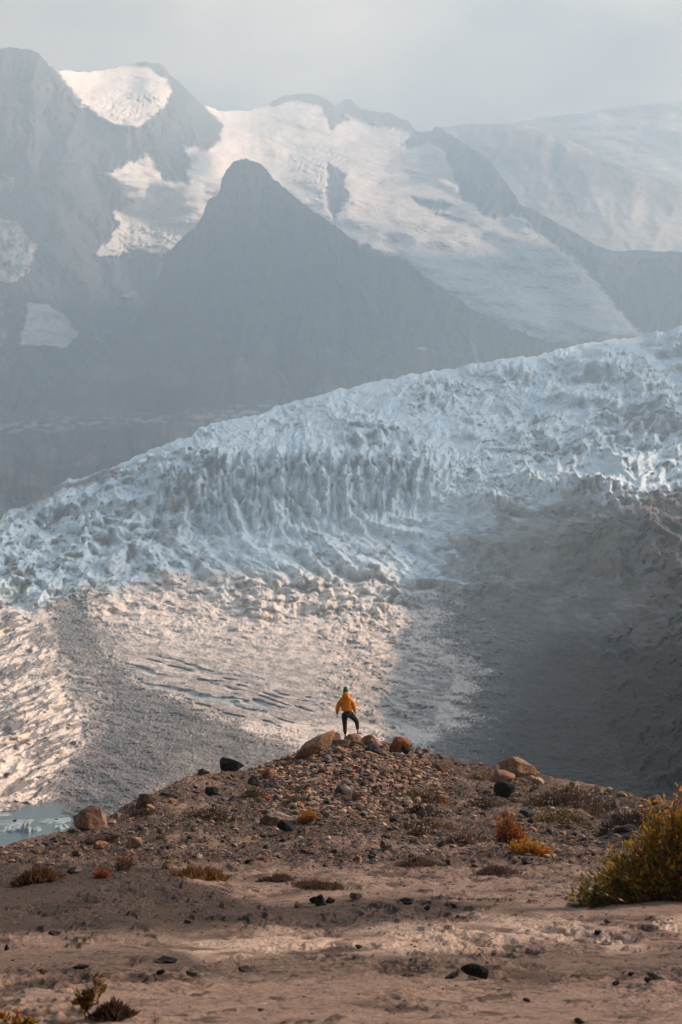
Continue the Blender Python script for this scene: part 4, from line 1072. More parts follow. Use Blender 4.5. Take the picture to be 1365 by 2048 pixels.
prob_k = np.array([.27, .15, .20, .12, .08, .13, .03, .02]); prob_f = np.array([.12, .09, .20, .08, .18, .24, .09, .00])
ci = np.array([rng.choice(8, p=(prob_k if sk[i] > 0.4 else prob_f) / (prob_k if sk[i] > 0.4 else prob_f).sum()) for i in range(N)])
flat = rng.uniform(0.35, 0.85, N)
flat = np.where(near, flat * 0.6, flat)
yaw = rng.uniform(0, 6.28, N); tl = rng.normal(0, 0.2, N)
var = rng.randint(0, 14, N)
bases = [rock_shape(900 + k, 1, 6, 0.5, 0.85, 0.0) for k in range(14)]
bases3 = [rock_shape(900 + k, 3, 9, 0.5, 0.85, 0.05) for k in range(14)]
order = np.argsort(-size)
taken = [(r_[1], r_[2] - r_[4] / 2, r_[3] / 2) for r_ in ROCKS]
solo = []
for i in order:
    if len(solo) >= 190: break
    if size[i] < 5: break
    if any((spx[i] - a) ** 2 + ((spy[i] - b_) * 1.5) ** 2 < (c_ + size[i] * .5) ** 2 for a, b_, c_ in taken): continue
    if not (4 < spx[i] < 1361 and spy[i] < 2040): continue
    solo.append(i)
solo_set = set(solo)
SHORT = {}
def landmark_phrase(lab):
    w_ = lab.split()
    stop = {"slanting", "leaning", "under", "just", "on", "down", "between", "left", "below", "in", "touching", "lying", "standing", "right", "near", "above", "beside", "alone", "at", "of", "behind", "farther", "with"}
    out = []
    for q in w_:
        q2 = q.strip(',')
        if q2 in stop and len(out) >= 2: break
        out.append(q2)
    return " ".join(out)
used = set()
phr = {}
for a, b_, lab in TOPS: phr.setdefault(landmark_phrase(lab), []).append((a, b_))
LM = [(v[0][0], v[0][1], k) for k, v in phr.items() if len(v) == 1]
def stone_label(i):
    cand = sorted(LM, key=lambda q: (q[0] - spx[i]) ** 2 + (q[1] - spy[i]) ** 2 * 2.0)[:5]
    shape = "flat" if flat[i] < 0.5 else ("chunky" if flat[i] > 0.7 else "angular")
    for a, b_, ph in cand:
        dx, dy = spx[i] - a, spy[i] - b_
        r_ = math.hypot(dx, dy)
        how = "close by" if r_ < 40 else ("a short way" if r_ < 90 else "well")
        if abs(dx) > abs(dy) * 1.6: rel = "to the right of" if dx > 0 else "to the left of"
        elif abs(dy) > abs(dx) * 1.6: rel = "in front of" if dy > 0 else "behind"
        else: rel = ("in front and " if dy > 0 else "behind and ") + ("right of" if dx > 0 else "left of")
        lab = f"{shape} {names[ci[i]]} stone {how} {rel} the {ph}"
        if lab not in used and len(lab.split()) <= 16:
            used.add(lab); return lab
    return f"{shape} {names[ci[i]]} stone among the scattered rubble on the mound"
for i in solo:
    p, f = bases3[var[i]]
    s = sizem[i]
    q = p * np.array([s / 2, s / 2 * 0.8, s / 2 * flat[i]])
    q = q @ rot('X', tl[i]).T @ rot('Z', yaw[i]).T
    q = q - np.array([0, 0, q[:, 2].min()])
    o = mesh_np("stone", q, f, M_stone, None, pal[ci[i]] * (0.8 + 0.4 * rng.rand()), True)
    o.data.set_sharp_from_angle(angle=R(30))
    o.location = tuple(pos[i] - np.array([0, 0, s * flat[i] * 0.18]))
    tag(o, stone_label(i), "stone", "loose stones on the ground")
V, Fc, T = [], [], []
off = 0
for i in range(N):
    if i in solo_set: continue
    p, f = bases[var[i]]
    s = sizem[i]
    q = p * np.array([s / 2, s / 2 * 0.8, s / 2 * flat[i] * 0.9])
    ca, sa = math.cos(yaw[i]), math.sin(yaw[i])
    x_ = q[:, 0] * ca - q[:, 1] * sa; y_ = q[:, 0] * sa + q[:, 1] * ca
    if near[i] and rng.rand() < .75: ci[i] = 5
    V.append(np.stack([x_, y_, q[:, 2] + tl[i] * x_], -1) + pos[i] + np.array([0, 0, s * flat[i] * 0.22]))
    Fc.append(f + off); off += len(q)
    T.append(np.broadcast_to(pal[ci[i]] * (0.75 + 0.5 * rng.rand()), q.shape))
gravel = mesh_np("gravel", np.concatenate(V), np.concatenate(Fc), M_gravel, None, np.concatenate(T), False)
tag(gravel, kind="stuff")
# ------------------------------------------------------------------ shrubs, heath and grass
OLIVE = (0.12, 0.095, 0.016); GREEN = (0.075, 0.08, 0.016); GOLD = (0.42, 0.22, 0.02); ORANGE = (0.42, 0.14, 0.018); REDL = (0.27, 0.06, 0.018); BARK = (0.085, 0.055, 0.038)

def tube_path(V, Fc, T, pts, r0, r1, col, sides=4):
    pts = np.asarray(pts); n_ = len(pts)
    base = sum(len(v) for v in V)
    ring = []
    for k in range(n_):
        a = pts[min(k + 1, n_ - 1)] - pts[max(k - 1, 0)]
        a = a / (np.linalg.norm(a) + 1e-9)
        u = np.cross(a, [0.31, 0.9, 0.11]); u /= np.linalg.norm(u) + 1e-9
        w = np.cross(a, u)
        r = r0 + (r1 - r0) * k / (n_ - 1)
        ring.append([pts[k] + r * (math.cos(t_) * u + math.sin(t_) * w) for t_ in np.arange(sides) * 2 * math.pi / sides])
    V.append(np.array(ring).reshape(-1, 3))
    f = []
    for k in range(n_ - 1):
        for s in range(sides):
            a = base + k * sides + s; b_ = base + k * sides + (s + 1) % sides
            f.append((a, b_, b_ + sides, a + sides))
    Fc.append(np.array(f)); T.append(np.broadcast_to(np.asarray(col, float), (n_ * sides, 3)))

def leaf_quads(P, Dr, L, W, cols, rng):
    """folded leaf blades at P along Dr; returns verts, faces, tints"""
    n_ = len(P)
    Dr = Dr / (np.linalg.norm(Dr, axis=1, keepdims=True) + 1e-9)
    up = rng.normal(size=(n_, 3)); S = np.cross(Dr, up); S /= np.linalg.norm(S, axis=1, keepdims=True) + 1e-9
    Nn = np.cross(S, Dr)
    L = L[:, None]; W = W[:, None]
    v = np.stack([P, P + Dr * L * 0.5 + S * W + Nn * W * 0.5, P + Dr * L, P + Dr * L * 0.5 - S * W + Nn * W * 0.5, P + Dr * L * 0.5], 1)
    idx = np.arange(n_)[:, None] * 5
    f = np.concatenate([idx + np.array([[0, 1, 4]]), idx + np.array([[4, 1, 2]]), idx + np.array([[0, 4, 3]]), idx + np.array([[4, 2, 3]])])
    return v.reshape(-1, 3), f, np.repeat(cols, 5, 0)

def shrub(name, px, py, lobes, nst, leaf_m, palette, label, cat, seed, nl=20, base_w=0.3, stem_r=0.006, group=None, spread_y=1.0, bare=0.3):
    """lobes: (dx_px, up_px, rx_px, rz_px) crowns in photo pixels at the plant's distance"""
    rng = np.random.RandomState(seed)
    g, d = on_ground(px, py)
    k = d / F
    root = empty(name, tuple(g)); tag(root, label, cat, group)
    V, Fc, T = [], [], []
    LP, LDr, LC = [], [], []
    wts = np.array([l_[2] * l_[3] for l_ in lobes], float); wts /= wts.sum()
    for s in range(nst):
        lb = lobes[rng.choice(len(lobes), p=wts)]
        q = rng.normal(size=3); q *= rng.uniform(0.55, 1.0) / np.linalg.norm(q)
        tip = np.array([(lb[0] + q[0] * lb[2]) * k, q[1] * lb[2] * k * spread_y, max((lb[1] + q[2] * lb[3]) * k, 0.03)])
        b0 = np.array([tip[0] * (1 - base_w) + rng.normal() * 0.02, tip[1] * (1 - base_w), 0.0])
        zg = z_ground_xy(g[0] + b0[0], g[1] + b0[1]) - g[2]
        b0[2] = float(zg) - 0.02
        tip[2] += float(z_ground_xy(g[0] + tip[0], g[1] + tip[1]) - g[2])
        mid = (b0 + tip) / 2 + rng.normal(size=3) * 0.10 * np.linalg.norm(tip - b0) * np.array([1, 1, .3])
        tt = np.linspace(0, 1, 7)[:, None]
        pts = (1 - tt) ** 2 * b0 + 2 * tt * (1 - tt) * mid + tt ** 2 * tip
        tube_path(V, Fc, T, pts, stem_r, stem_r * 0.35, np.array(BARK) * rng.uniform(.7, 1.5))
        if s % 9 == 8: continue                      # a dead, bare stem
        u = rng.uniform(bare, 1.0, nl)[:, None]
        lp = (1 - u) ** 2 * b0 + 2 * u * (1 - u) * mid + u ** 2 * tip
        along = 2 * (1 - u) * (mid - b0) + 2 * u * (tip - mid)
        along /= np.linalg.norm(along, axis=1, keepdims=True) + 1e-9
        dr = along * 0.8 + rng.normal(size=(nl, 3)) * 0.7
        LP.append(lp + rng.normal(size=(nl, 3)) * leaf_m * 0.7); LDr.append(dr)
        # the outermost leaves have turned, those lower on a twig are still green
        hgt = np.clip(lp[:, 2] / (max(l_[1] + l_[3] for l_ in lobes) * k), 0, 1)
        turn = np.clip(0.55 * hgt + 0.35 * (u[:, 0]) + rng.normal(0, 0.22, nl) + rng.normal(0, 0.12), 0, 0.999)
        cc = np.array([palette[int(t_ * len(palette))] for t_ in turn]) * rng.uniform(0.65, 1.3, (nl, 1))
        LC.append(cc)
    LP = np.concatenate(LP); LDr = np.concatenate(LDr); LC = np.concatenate(LC)
    n_ = len(LP)
    v, f, t_ = leaf_quads(LP, LDr, leaf_m * rng.uniform(0.45, 1.5, n_), leaf_m * 0.26 * rng.uniform(0.7, 1.3, n_), LC, rng)
    mesh_np("foliage", v, f, M_leaf, root, t_, False)
    mesh_np("stems", np.concatenate(V), np.concatenate(Fc), M_twig, root, np.concatenate(T), True)
    return root

shrub("shrub", 1345, 1800, [(-152, 34, 62, 28), (-78, 66, 82, 52), (5, 95, 90, 75), (85, 120, 95, 85), (170, 100, 95, 80), (-20, 180, 36, 34), (30, 190, 40, 40), (60, 165, 50, 45), (230, 60, 75, 50), (-95, 92, 50, 24), (-60, 118, 40, 22)], 640, 0.060,
      [(0.15, .125, .02), (0.22, .18, .025), (0.30, .22, .025), (0.38, .25, .025), (0.5, .28, .025), (0.5, .28, .025), ORANGE], "large leafy bush turning yellow and orange on the right", "shrub", 21, 24, 0.40, 0.007, None, 0.6)
shrub("shrub", 1022, 1684, [(-4, 26, 30, 22), (-2, 44, 12, 14), (18, 18, 18, 14), (-18, 14, 18, 12)], 150, 0.050, [REDL, REDL, ORANGE, (.20, .07, .02), ORANGE], "red orange dwarf shrub on the right slope", "shrub", 22, 16, 0.5, 0.006)
shrub("shrub", 1058, 1704, [(-16, 17, 26, 14), (18, 13, 22, 14), (32, 10, 12, 8)], 130, 0.048, [ORANGE, GOLD, GOLD, GOLD], "yellow orange dwarf shrub in front of the red orange one", "shrub", 23, 16, 0.5, 0.006)
shrub("shrub", 616, 1645, [(0, 14, 19, 12)], 70, 0.05, [REDL, ORANGE, GOLD], "small orange shrub growing against the pale hump of rock", "shrub", 24, 12, 0.5, 0.005)
shrub("shrub", 888, 1606, [(0, 8, 8, 7)], 22, 0.05, [ORANGE, ORANGE, GOLD], "tiny orange shrub at the edge of a brown heath mat", "shrub", 25, 10, 0.5, 0.005)
shrub("shrub", 204, 1756, [(0, 8, 16, 7)], 30, 0.04, [REDL, (.18, .07, .03)], "tiny reddish shrub low on the left slope", "shrub", 26, 10, 0.5, 0.005)
shrub("shrub", 250, 1740, [(-8, 18, 22, 14), (10, 22, 10, 12)], 36, 0.04, [BARK, (.14, .065, .03), REDL], "thin reddish brown shrub on the left slope", "shrub", 27, 10, 0.5, 0.005)

def heath(px, py, w, hgt, label, seed, col=(0.055, 0.040, 0.028), seeds=0.0, seed_col=(0.5, 0.44, 0.38), name="heath_mat", cat="heath", dens=1.0, blade=0.075, upright=0.5, group="low heath mats on the mound"):
    rng = np.random.RandomState(seed)
    g, d = on_ground(px, py); k = d / F
    A = w * k / 2; Hh = hgt * k
    root = empty(name, tuple(g)); tag(root, label, cat, group)
    col = np.asarray(col) * np.array([1.45, 1.25, 1.05])
    n_ = int(1500 * dens * (w / 80) ** 1.2)
    ang = rng.uniform(0, 6.283, n_); r = np.sqrt(rng.rand(n_)) * np.where(rng.rand(n_) < 0.22, 1.45, 1.0)
    edge = 1 + 0.35 * pn(np.cos(ang) * 1.6 + seed, np.sin(ang) * 1.6, 3)
    x_ = r * np.cos(ang) * A * edge; y_ = r * np.sin(ang) * max(A * 0.9, Hh) * edge + A * 0.4
    lump = 0.75 + 0.5 * pn(x_ / A * 2.3 + seed, y_ / A * 2.3, 4)
    dome = Hh * 0.75 * np.maximum(1 - r ** 2, 0) * lump
    zg = z_ground_xy(g[0] + x_, g[1] + y_) - g[2]
    P = np.stack([x_, y_, zg + dome * rng.uniform(0.2, 1.0, n_)], -1)
    Dr = np.stack([x_ / A * 0.6, (y_ - A * .4) / A * 0.5, np.full(n_, upright)], -1) + rng.normal(size=(n_, 3)) * 0.45
    Dr[:, 2] = np.abs(Dr[:, 2]) + 0.1
    L = blade * rng.uniform(0.6, 1.5, n_) * (0.6 + 0.6 * Hh / 0.4)
    cc = np.asarray(col) * rng.uniform(0.5, 1.7, (n_, 1))
    v, f, t_ = leaf_quads(P, Dr, L, L * 0.10, cc, rng)
    # the dense mat underneath
    nr, na = 10, 40
    rr_, aa = np.meshgrid(np.linspace(0, 1, nr), np.linspace(0, 2 * np.pi, na), indexing='ij')
    e2 = 1 + 0.35 * pn(np.cos(aa) * 1.6 + seed, np.sin(aa) * 1.6, 3)
    mx = rr_ * np.cos(aa) * A * e2 * 0.95; my = rr_ * np.sin(aa) * max(A * 0.9, Hh) * e2 * 0.95 + A * 0.4
    lm = 0.75 + 0.5 * pn(mx / A * 2.3 + seed, my / A * 2.3, 4)
    mz = z_ground_xy(g[0] + mx, g[1] + my) - g[2] + Hh * 0.55 * (1 - rr_ ** 2) * lm + 0.02 * pn(mx * 9, my * 9, 5) - 0.03 * rr_ ** 4
    mv = np.stack([mx, my, mz], -1).reshape(-1, 3)
    mf = grid_faces(nr, na)
    mf3 = np.concatenate([mf[:, [0, 1, 2]], mf[:, [0, 2, 3]]])
    vv = np.concatenate([v, mv]); ff = np.concatenate([f, mf3 + len(v)])
    tt = np.concatenate([t_, np.broadcast_to(np.asarray(col) * 0.8, mv.shape)])
    if seeds:
        m_ = int(n_ * seeds * 1.6)
        s_i = rng.choice(n_, m_, replace=False)
        Q = P[s_i] + Dr[s_i] / np.linalg.norm(Dr[s_i], axis=1, keepdims=True) * L[s_i][:, None] * 1.1
        v, f, t_ = leaf_quads(Q, rng.normal(size=(m_, 3)), np.full(m_, 0.034) * rng.uniform(.6, 1.4, m_), np.full(m_, 0.014), np.asarray(seed_col) * rng.uniform(0.6, 1.2, (m_, 1)), rng)
        ff = np.concatenate([ff, f + len(vv)]); vv = np.concatenate([vv, v]); tt = np.concatenate([tt, t_])
    mesh_np("foliage", vv, ff, M_leaf, root, tt, False)
    return root

heath(1150, 1610, 165, 50, "widest brown heath mat with white seed heads on the right crest", 41, seeds=.10)
heath(1122, 1648, 110, 34, "sloping heath mat with yellowish seed heads below the widest mat", 42, (0.07, .055, .03), .06, (.5, .4, .2))
heath(1262, 1655, 115, 46, "dark heath mat between the widest mat and the yellow bush", 43, (0.035, .028, .022), .04)
heath(978, 1614, 66, 22, "heath mat below the shiny black boulder", 44, (0.06, .046, .033), .04)
heath(970, 1562, 66, 14, "yellowish grassy mat left of the pinkish boulder on the right crest", 45, (0.12, .085, .04), 0)
heath(848, 1606, 104, 30, "heath mat with a tiny orange shrub at its edge", 46, (0.07, .052, .035), .05)
heath(842, 1628, 80, 22, "dark heath mat second down from the tiny orange shrub", 47, (0.04, .032, .027), .05)
heath(858, 1654, 92, 22, "olive brown heath mat third down from the tiny orange shrub", 48, (0.075, .055, .034), .04)
heath(836, 1672, 44, 18, "small heath cushion in front of the olive brown mat", 49, (0.07, .05, .035), .03)
heath(928, 1690, 66, 32, "rounded heath cushion left of the red orange shrub", 50, (0.075, .055, .04), .05)
heath(1095, 1605, 50, 22, "small heath mat at the left end of the widest mat", 63, (0.06, .046, .034), .05)
heath(430, 1640, 92, 28, "heath mat with white seed heads left of the pale hump", 51, (0.055, .04, .027), .08)
heath(508, 1594, 46, 22, "dull olive heath cushion below the dark angular boulder", 52, (0.06, .05, .034), .02)
heath(590, 1608, 40, 22, "olive heath cushion in the middle of the rubble slope", 53, (0.075, .058, .034), .02)
heath(640, 1778, 84, 20, "dark mat at the back of the sandy hollow", 54, (0.055, .042, .032), 0)
heath(552, 1764, 50, 16, "small dark mat left of the sandy hollow's back mat", 55, (0.05, .038, .03), 0)
heath(280, 1634, 44, 20, "brown heath cushion in front of the brown crest boulder", 57, (0.06, .044, .03), .02)
heath(1000, 1748, 70, 12, "thin dark mat on the sand below the red orange shrub", 58, (0.06, .046, .036), 0)
heath(840, 1732, 80, 16, "flat dark mat right of the rounded grey stone", 59, (0.06, .046, .036), 0)
heath(400, 1757, 84, 26, "rusty grass tuft on the lower left slope", 60, (0.095, .055, .026), 0, name="grass_tuft", cat="grass", blade=.10, upright=.9, group=None)
heath(72, 1764, 74, 26, "rusty brown grass tuft near the left edge", 61, (0.07, .042, .022), 0, name="grass_tuft", cat="grass", blade=.10, upright=.9, group=None)
heath(226, 2034, 54, 30, "dark dead clump of grass beside the young plant", 62, (0.038, .026, .02), 0, name="grass_clump", cat="grass", blade=.05, upright=.8, group=None, dens=1.4)

def sapling(px, py, stems, label, seed, leaf_px, palette):
    """stems: lists of (dx, up) photo pixels; leaves as (t along stem)"""
    rng = np.random.RandomState(seed)
    g, d = on_ground(px, py); k = d / F
    root = empty("young_plant", tuple(g)); tag(root, label, "plant")
    V, Fc, T = [], [], []; LP, LDr, LC, LL = [], [], [], []
    for st in stems:
        pts = np.array([(a * k, rng.normal() * 4 * k, b_ * k) for a, b_ in st])
        tt = np.linspace(0, len(pts) - 1, len(pts) * 4)
        pp = np.stack([np.interp(tt, np.arange(len(pts)), pts[:, c_]) for c_ in range(3)], -1)
        pp[0, 2] -= 0.02
        tube_path(V, Fc, T, pp, 1.6 * k, 0.8 * k, (0.10, 0.035, 0.025), 6)
        for q in np.linspace(0.25, 1.0, 11):
            i = min(int(q * (len(pp) - 1)), len(pp) - 2)
            for s in (-1, 1):
                if rng.rand() < 0.25: continue
                LP.append(pp[i] + rng.normal(size=3) * 1.5 * k)
                LDr.append(np.array([s * rng.uniform(0.2, 1.0), rng.normal() * .6, rng.uniform(0.1, 1.0)]))
                LC.append(np.array(palette[rng.randint(len(palette))]) * rng.uniform(0.6, 1.2)); LL.append(leaf_px * k * rng.uniform(0.7, 1.3))
    LL = np.array(LL)
    v, f, t_ = leaf_quads(np.array(LP), np.array(LDr), LL, LL * 0.27, np.array(LC), rng)
    mesh_np("foliage", v, f, M_leaf, root, t_, False)
    mesh_np("stems", np.concatenate(V), np.concatenate(Fc), M_twig, root, np.concatenate(T), True)
sapling(172, 2036, [[(0, 0), (-2, 18), (-4, 34), (-14, 46)], [(-2, 16), (10, 26), (18, 44), (20, 60), (16, 82)], [(2, 20), (22, 30), (28, 56), (36, 66)], [(-2, 26), (-12, 28), (-20, 24)], [(4, 24), (8, 40), (6, 54)]],
        "young plant with yellow green and red leaves in the sand at lower left", 71, 17, [(0.17, .14, .02), (.24, .19, .03), (.16, .045, .02), (.12, .035, .02), (.30, .17, .03), (.09, .08, .02)])
sapling(30, 2062, [[(0, 0), (2, 20), (6, 38)], [(0, 4), (14, 14), (24, 24)], [(0, 4), (-16, 14), (-26, 28)], [(4, 4), (30, 10), (42, 18)]],
        "orange leaved plant cut off by the bottom left corner", 72, 16, [(0.40, .17, .03), (.36, .11, .02), (.12, .11, .02), (.40, .2, .04)])

# a bent bare twig and a wisp of grass on the near sand
def twig(px, py, pts_px, r_px, label, name, cat, col):
    g, d = on_ground(px, py); k = d / F
    V, Fc, T = [], [], []
    for line in pts_px:
        P = []
        for a, b_, up in line:
            q, _ = on_ground(px + a, py + b_)
            P.append(q + np.array([0, 0, (up + r_px * .5) * k]))
        P = np.array(P); tt = np.linspace(0, len(P) - 1, len(P) * 4)
        pp = np.stack([np.interp(tt, np.arange(len(P)), P[:, c_]) for c_ in range(3)], -1)
        tube_path(V, Fc, T, pp, r_px * k, r_px * .4 * k, col, 6)
    o = mesh_np(name, np.concatenate(V), np.concatenate(Fc), M_twig, None, np.concatenate(T), True)
    tag(o, label, cat)
twig(790, 2030, [[(-14, 0, 0), (0, -2, 1), (14, -8, 3), (28, -14, 4), (36, -22, 8), (38, -30, 14), (36, -36, 20)], [(14, -8, 3), (2, -14, 2), (-8, -20, 2), (-12, -28, 1)], [(28, -14, 4), (24, -22, 1), (18, -30, 0)]], 0.8, "thin bent twig lying on the sand at bottom middle", "twig", "twig", (0.09, .05, .035))
twig(310, 2046, [[(0, 0, 0), (1, 0, 12), (0, 0, 26)], [(0, 0, 0), (-5, 0, 8), (-7, 0, 14)], [(0, 0, 0), (5, 0, 7), (8, 0, 9)], [(2, 0, 0), (0, 0, 9), (-2, 0, 17)]], 0.5, "single wisp of dry grass at the bottom edge", "grass_wisp", "grass", (0.10, .055, .035))
# ------------------------------------------------------------------ the hiker, seen from behind, one foot up on a rock
PG = unproj(691.6, 1479.0, 60.4)
KZ = 60.4 / F / 12.41
def hp(X, Y, dep=0.0):
    """pixel of the enlarged photo (12.41 x) -> metres from the standing foot"""
    return Vector(((X - 640) * KZ, dep, (1475 - Y) * KZ))
M_skin = mat_tint("skin", 0.6, ((20, .06),), None, 0.3, (0.46, 0.25, 0.17))
M_jacket = mat_tint("orange shell fabric", 0.7, ((9, .10),), (14, 0.7, 0.03), 0.25, (0.80, 0.27, 0.010))
M_legging = mat_tint("black legging fabric", 0.8, ((12, .10),), (30, 0.3, 0.01), 0.2, (0.014, 0.013, 0.016))
M_hat = mat_tint("green knit", 0.95, ((40, .15),), (90, 0.6, 0.01), 0.1, (0.018, 0.16, 0.065))
M_shoe = mat_tint("hiking shoe", 0.8, ((25, .2),), None, 0.2, (0.30, 0.20, 0.15))
M_sole = mat_tint("shoe sole", 0.9, ((25, .1),), None, 0.2, (0.05, 0.045, 0.04))

def skin_mesh(name, chains, mat, parent, sub=2):
    """chains: lists of (Vector, rx, ry); chains whose first point equals an earlier point share its vertex"""
    me = bpy.data.meshes.new(name); verts, rad, edges, roots = [], [], [], []
    key = {}
    for ch in chains:
        prev = None
        for j, (p, rx, ry) in enumerate(ch):
            k = (round(p.x, 4), round(p.y, 4), round(p.z, 4))
            if k in key: i = key[k]
            else:
                i = len(verts); key[k] = i; verts.append(p); rad.append((rx, ry))
                if j == 0: roots.append(i)
            if prev is not None: edges.append((prev, i))
            prev = i
    me.from_pydata([tuple(v) for v in verts], edges, [])
    o = bpy.data.objects.new(name, me); COL.objects.link(o)
    o.modifiers.new("skin", 'SKIN').use_smooth_shade = True
    sm_ = o.modifiers.new("sub", 'SUBSURF'); sm_.levels = sub; sm_.render_levels = sub
    if not me.skin_vertices: me.attributes  # the modifier adds the layer
    lay = me.skin_vertices[0].data if len(me.skin_vertices) else None
    if lay is None:
        bpy.context.view_layer.objects.active = o
        raise RuntimeError("no skin layer")
    for i, (a, b_) in enumerate(rad):
        lay[i].radius = (a, b_); lay[i].use_root = i in roots
    dg = bpy.context.evaluated_depsgraph_get(); dg.update()
    new = bpy.data.meshes.new_from_object(o.evaluated_get(dg))
    bpy.data.objects.remove(o); bpy.data.meshes.remove(me)
    new.name = name; new.materials.clear(); new.materials.append(mat)
    for pl in new.polygons: pl.use_smooth = True
    q = bpy.data.objects.new(name, new); COL.objects.link(q); q.parent = parent
    return q

person = empty("person", tuple(PG))
tag(person, "hiker in orange jacket and green beanie seen from behind on the mound top", "person")
def c3(p, r, r2=None): return (p, r, r2 if r2 else r)
pel = hp(668, 815)
body = [
 [c3(pel, .07, .06), c3(hp(660, 690), .07, .06), c3(hp(653, 560), .095, .07), c3(hp(650, 455), .075, .06), c3(hp(648, 385, .01), .055), c3(hp(646, 330, .02), .06), c3(hp(645, 285, .02), .078, .092), c3(hp(645, 235, .02), .082, .098), c3(hp(645, 195, .01), .055, .07)],
 [c3(hp(650, 455), .075, .06), c3(hp(540, 470), .05), c3(hp(462, 640, .01), .042), c3(hp(432, 840, .04), .034), c3(hp(428, 876, .05), .046, .030)],
 [c3(hp(650, 455), .075, .06), c3(hp(762, 466), .05), c3(hp(842, 640, .0), .042), c3(hp(878, 806, .07), .034), c3(hp(884, 842, .09), .046, .030)],
 [c3(pel, .07, .06), c3(hp(606, 880), .065), c3(hp(622, 1120, .03), .055), c3(hp(622, 1220, -.01), .054), c3(hp(634, 1385, -.02), .033), c3(hp(638, 1440, -.01), .034), c3(hp(640, 1458, .09), .034, .028)],
 [c3(pel, .07, .06), c3(hp(742, 880, .04), .065), c3(hp(922, 1020, .27), .055), c3(hp(930, 1110, .22), .054), c3(hp(938, 1268, .16), .033), c3(hp(948, 1308, .17), .034), c3(hp(985, 1325, .24), .034, .028)],
 [c3(hp(645, 268, .10), .018), c3(hp(645, 276, .128), .013)],
 [c3(hp(586, 280, .01), .016, .022), c3(hp(583, 262, .01), .014, .02)], [c3(hp(704, 280, .01), .016, .022), c3(hp(707, 262, .01), .014, .02)],
]
def fingers(w, dirs, side):
    out = []
    for k in range(4):
        a = w + Vector((0.0, (k - 1.5) * 0.017, -0.018))
        L = (0.030, 0.036, 0.033, 0.026)[k]
        b_ = a + Vector((side * 0.004, 0.002 * k, -L)); c_ = b_ + Vector((-side * 0.008, 0.004, -L * .7)); d_ = c_ + Vector((-side * 0.012, 0.004, -L * .45))
        out.append([c3(a, .010), c3(b_, .009), c3(c_, .0085), c3(d_, .0075)])
    a = w + Vector((-side * 0.004, 0.024, 0.004)); b_ = a + Vector((-side * 0.010, 0.022, -0.022)); c_ = b_ + Vector((-side * 0.006, 0.008, -0.024))
    out.append([c3(a, .012), c3(b_, .011), c3(c_, .009)])
    return out
body += fingers(hp(428, 880, .05), 0, -1) + fingers(hp(884, 846, .09), 0, 1)
skin_mesh("body", body, M_skin, person)
jk = skin_mesh("jacket", [
 [c3(hp(664, 792), .212, .15), c3(hp(664, 745), .208, .15), c3(hp(662, 680), .205, .15), c3(hp(656, 580), .205, .15), c3(hp(652, 500), .195, .14), c3(hp(650, 440), .15, .12), c3(hp(649, 395), .095, .095), c3(hp(649, 375), .085, .085)],
 [c3(hp(652, 500), .195, .14), c3(hp(540, 490), .10, .11), c3(hp(492, 560, 0), .086), c3(hp(460, 660, .01), .080), c3(hp(440, 770, .03), .070), c3(hp(430, 850, .04), .056)],
 [c3(hp(652, 500), .195, .14), c3(hp(766, 488), .10, .11), c3(hp(812, 560, 0), .086), c3(hp(846, 660, .01), .080), c3(hp(868, 750, .05), .070), c3(hp(878, 815, .07), .056)]], M_jacket, person)
co = np.array([v.co for v in jk.data.vertices]); nn = np.array([v.normal for v in jk.data.vertices])
fold = fbm(co[:, 0] * 9 + co[:, 1] * 6, co[:, 2] * 3.5 + co[:, 0] * 4, 3, 601, 0.6) * 0.030 + fbm(co[:, 0] * 5, co[:, 2] * 14, 2, 603) * 0.012
co = co + nn * fold[:, None]
jk.data.vertices.foreach_set("co", co.astype(np.float32).ravel()); jk.data.update()
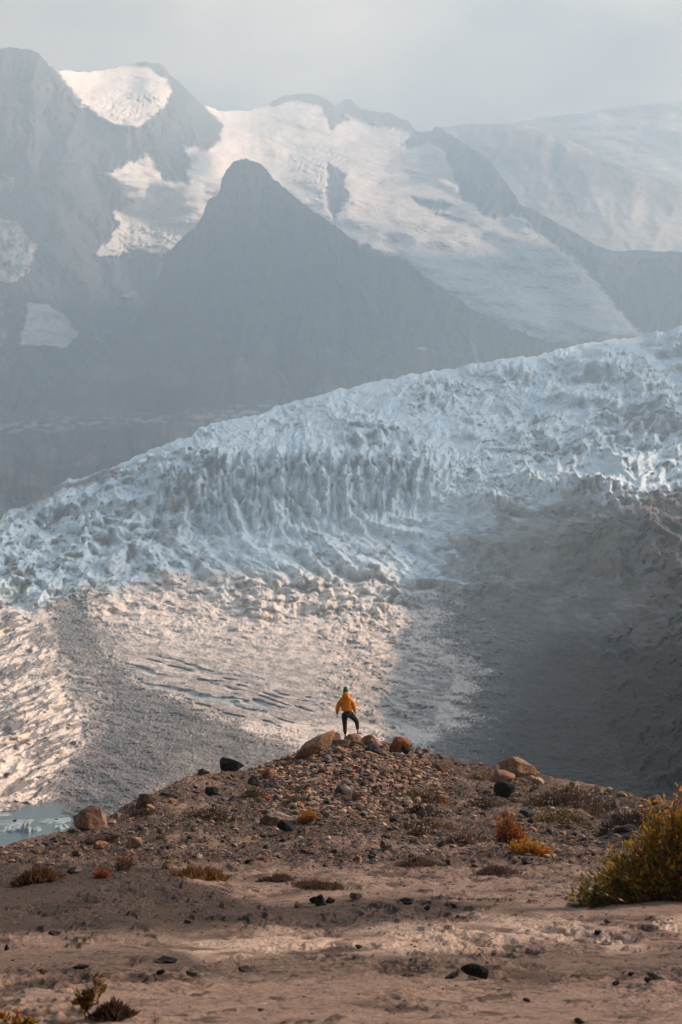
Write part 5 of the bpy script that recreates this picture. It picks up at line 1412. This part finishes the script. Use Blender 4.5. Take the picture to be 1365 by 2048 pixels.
hood = skin_mesh("hood", [[c3(hp(572, 366, -.02), .066, .076), c3(hp(618, 380, -.125), .088, .095), c3(hp(686, 378, -.12), .085, .095), c3(hp(722, 358, -.01), .066, .076)], [c3(hp(618, 380, -.125), .088, .095), c3(hp(655, 455, -.165), .055, .05)]], M_jacket, jk)
skin_mesh("leggings", [
 [c3(hp(664, 740), .185, .13), c3(hp(668, 800), .190, .145), c3(hp(666, 850), .16, .14)],
 [c3(hp(668, 800), .190, .145), c3(hp(606, 890), .118, .125), c3(hp(614, 1010, .02), .098, .10), c3(hp(624, 1110, .03), .076), c3(hp(622, 1205, -.01), .074), c3(hp(628, 1290, -.02), .058), c3(hp(632, 1360, -.02), .048)],
 [c3(hp(668, 800), .190, .145), c3(hp(744, 880, .06), .118, .125), c3(hp(845, 955, .18), .100), c3(hp(918, 1035, .27), .080), c3(hp(928, 1120, .22), .074), c3(hp(935, 1190, .18), .060), c3(hp(938, 1250, .16), .050)]], M_legging, person)
for pts in (((hp(638, 1452, -.05), .040), (hp(638, 1456, .03), .043), (hp(634, 1462, .12), .041), (hp(630, 1466, .19), .030)), ((hp(930, 1312, .13), .038), (hp(955, 1318, .18), .041), (hp(1000, 1326, .24), .039), (hp(1040, 1332, .29), .028))):
    sh = skin_mesh("shoe", [[c3(p, r * 1.0, r * 0.95) for p, r in pts]], M_shoe, person)
    skin_mesh("sole", [[c3(p - Vector((0, 0, r * 0.78)), r * 1.06, r * 0.28) for p, r in pts]], M_sole, sh)
# knitted beanie: a turned shell with a rolled brim
prof = [(0.0, 168), (.024, 170), (.050, 184), (.071, 208), (.084, 240), (.089, 275), (.0905, 300), (.098, 303), (.099, 316), (.095, 328), (.088, 331), (.084, 318)]
vs, fs = [], []
na = 28
for r, Y in prof:
    for i in range(na):
        a = 2 * math.pi * i / na
        c_ = hp(643 - (300 - Y) * 0.02, Y, .015)
        vs.append((c_.x + r * 0.92 * math.cos(a), c_.y + r * 1.08 * math.sin(a), c_.z))
for j in range(len(prof) - 1):
    for i in range(na):
        fs.append([j * na + i, (j + 1) * na + i, (j + 1) * na + (i + 1) % na, j * na + (i + 1) % na])
mesh_np("beanie", vs, fs, M_hat, person)
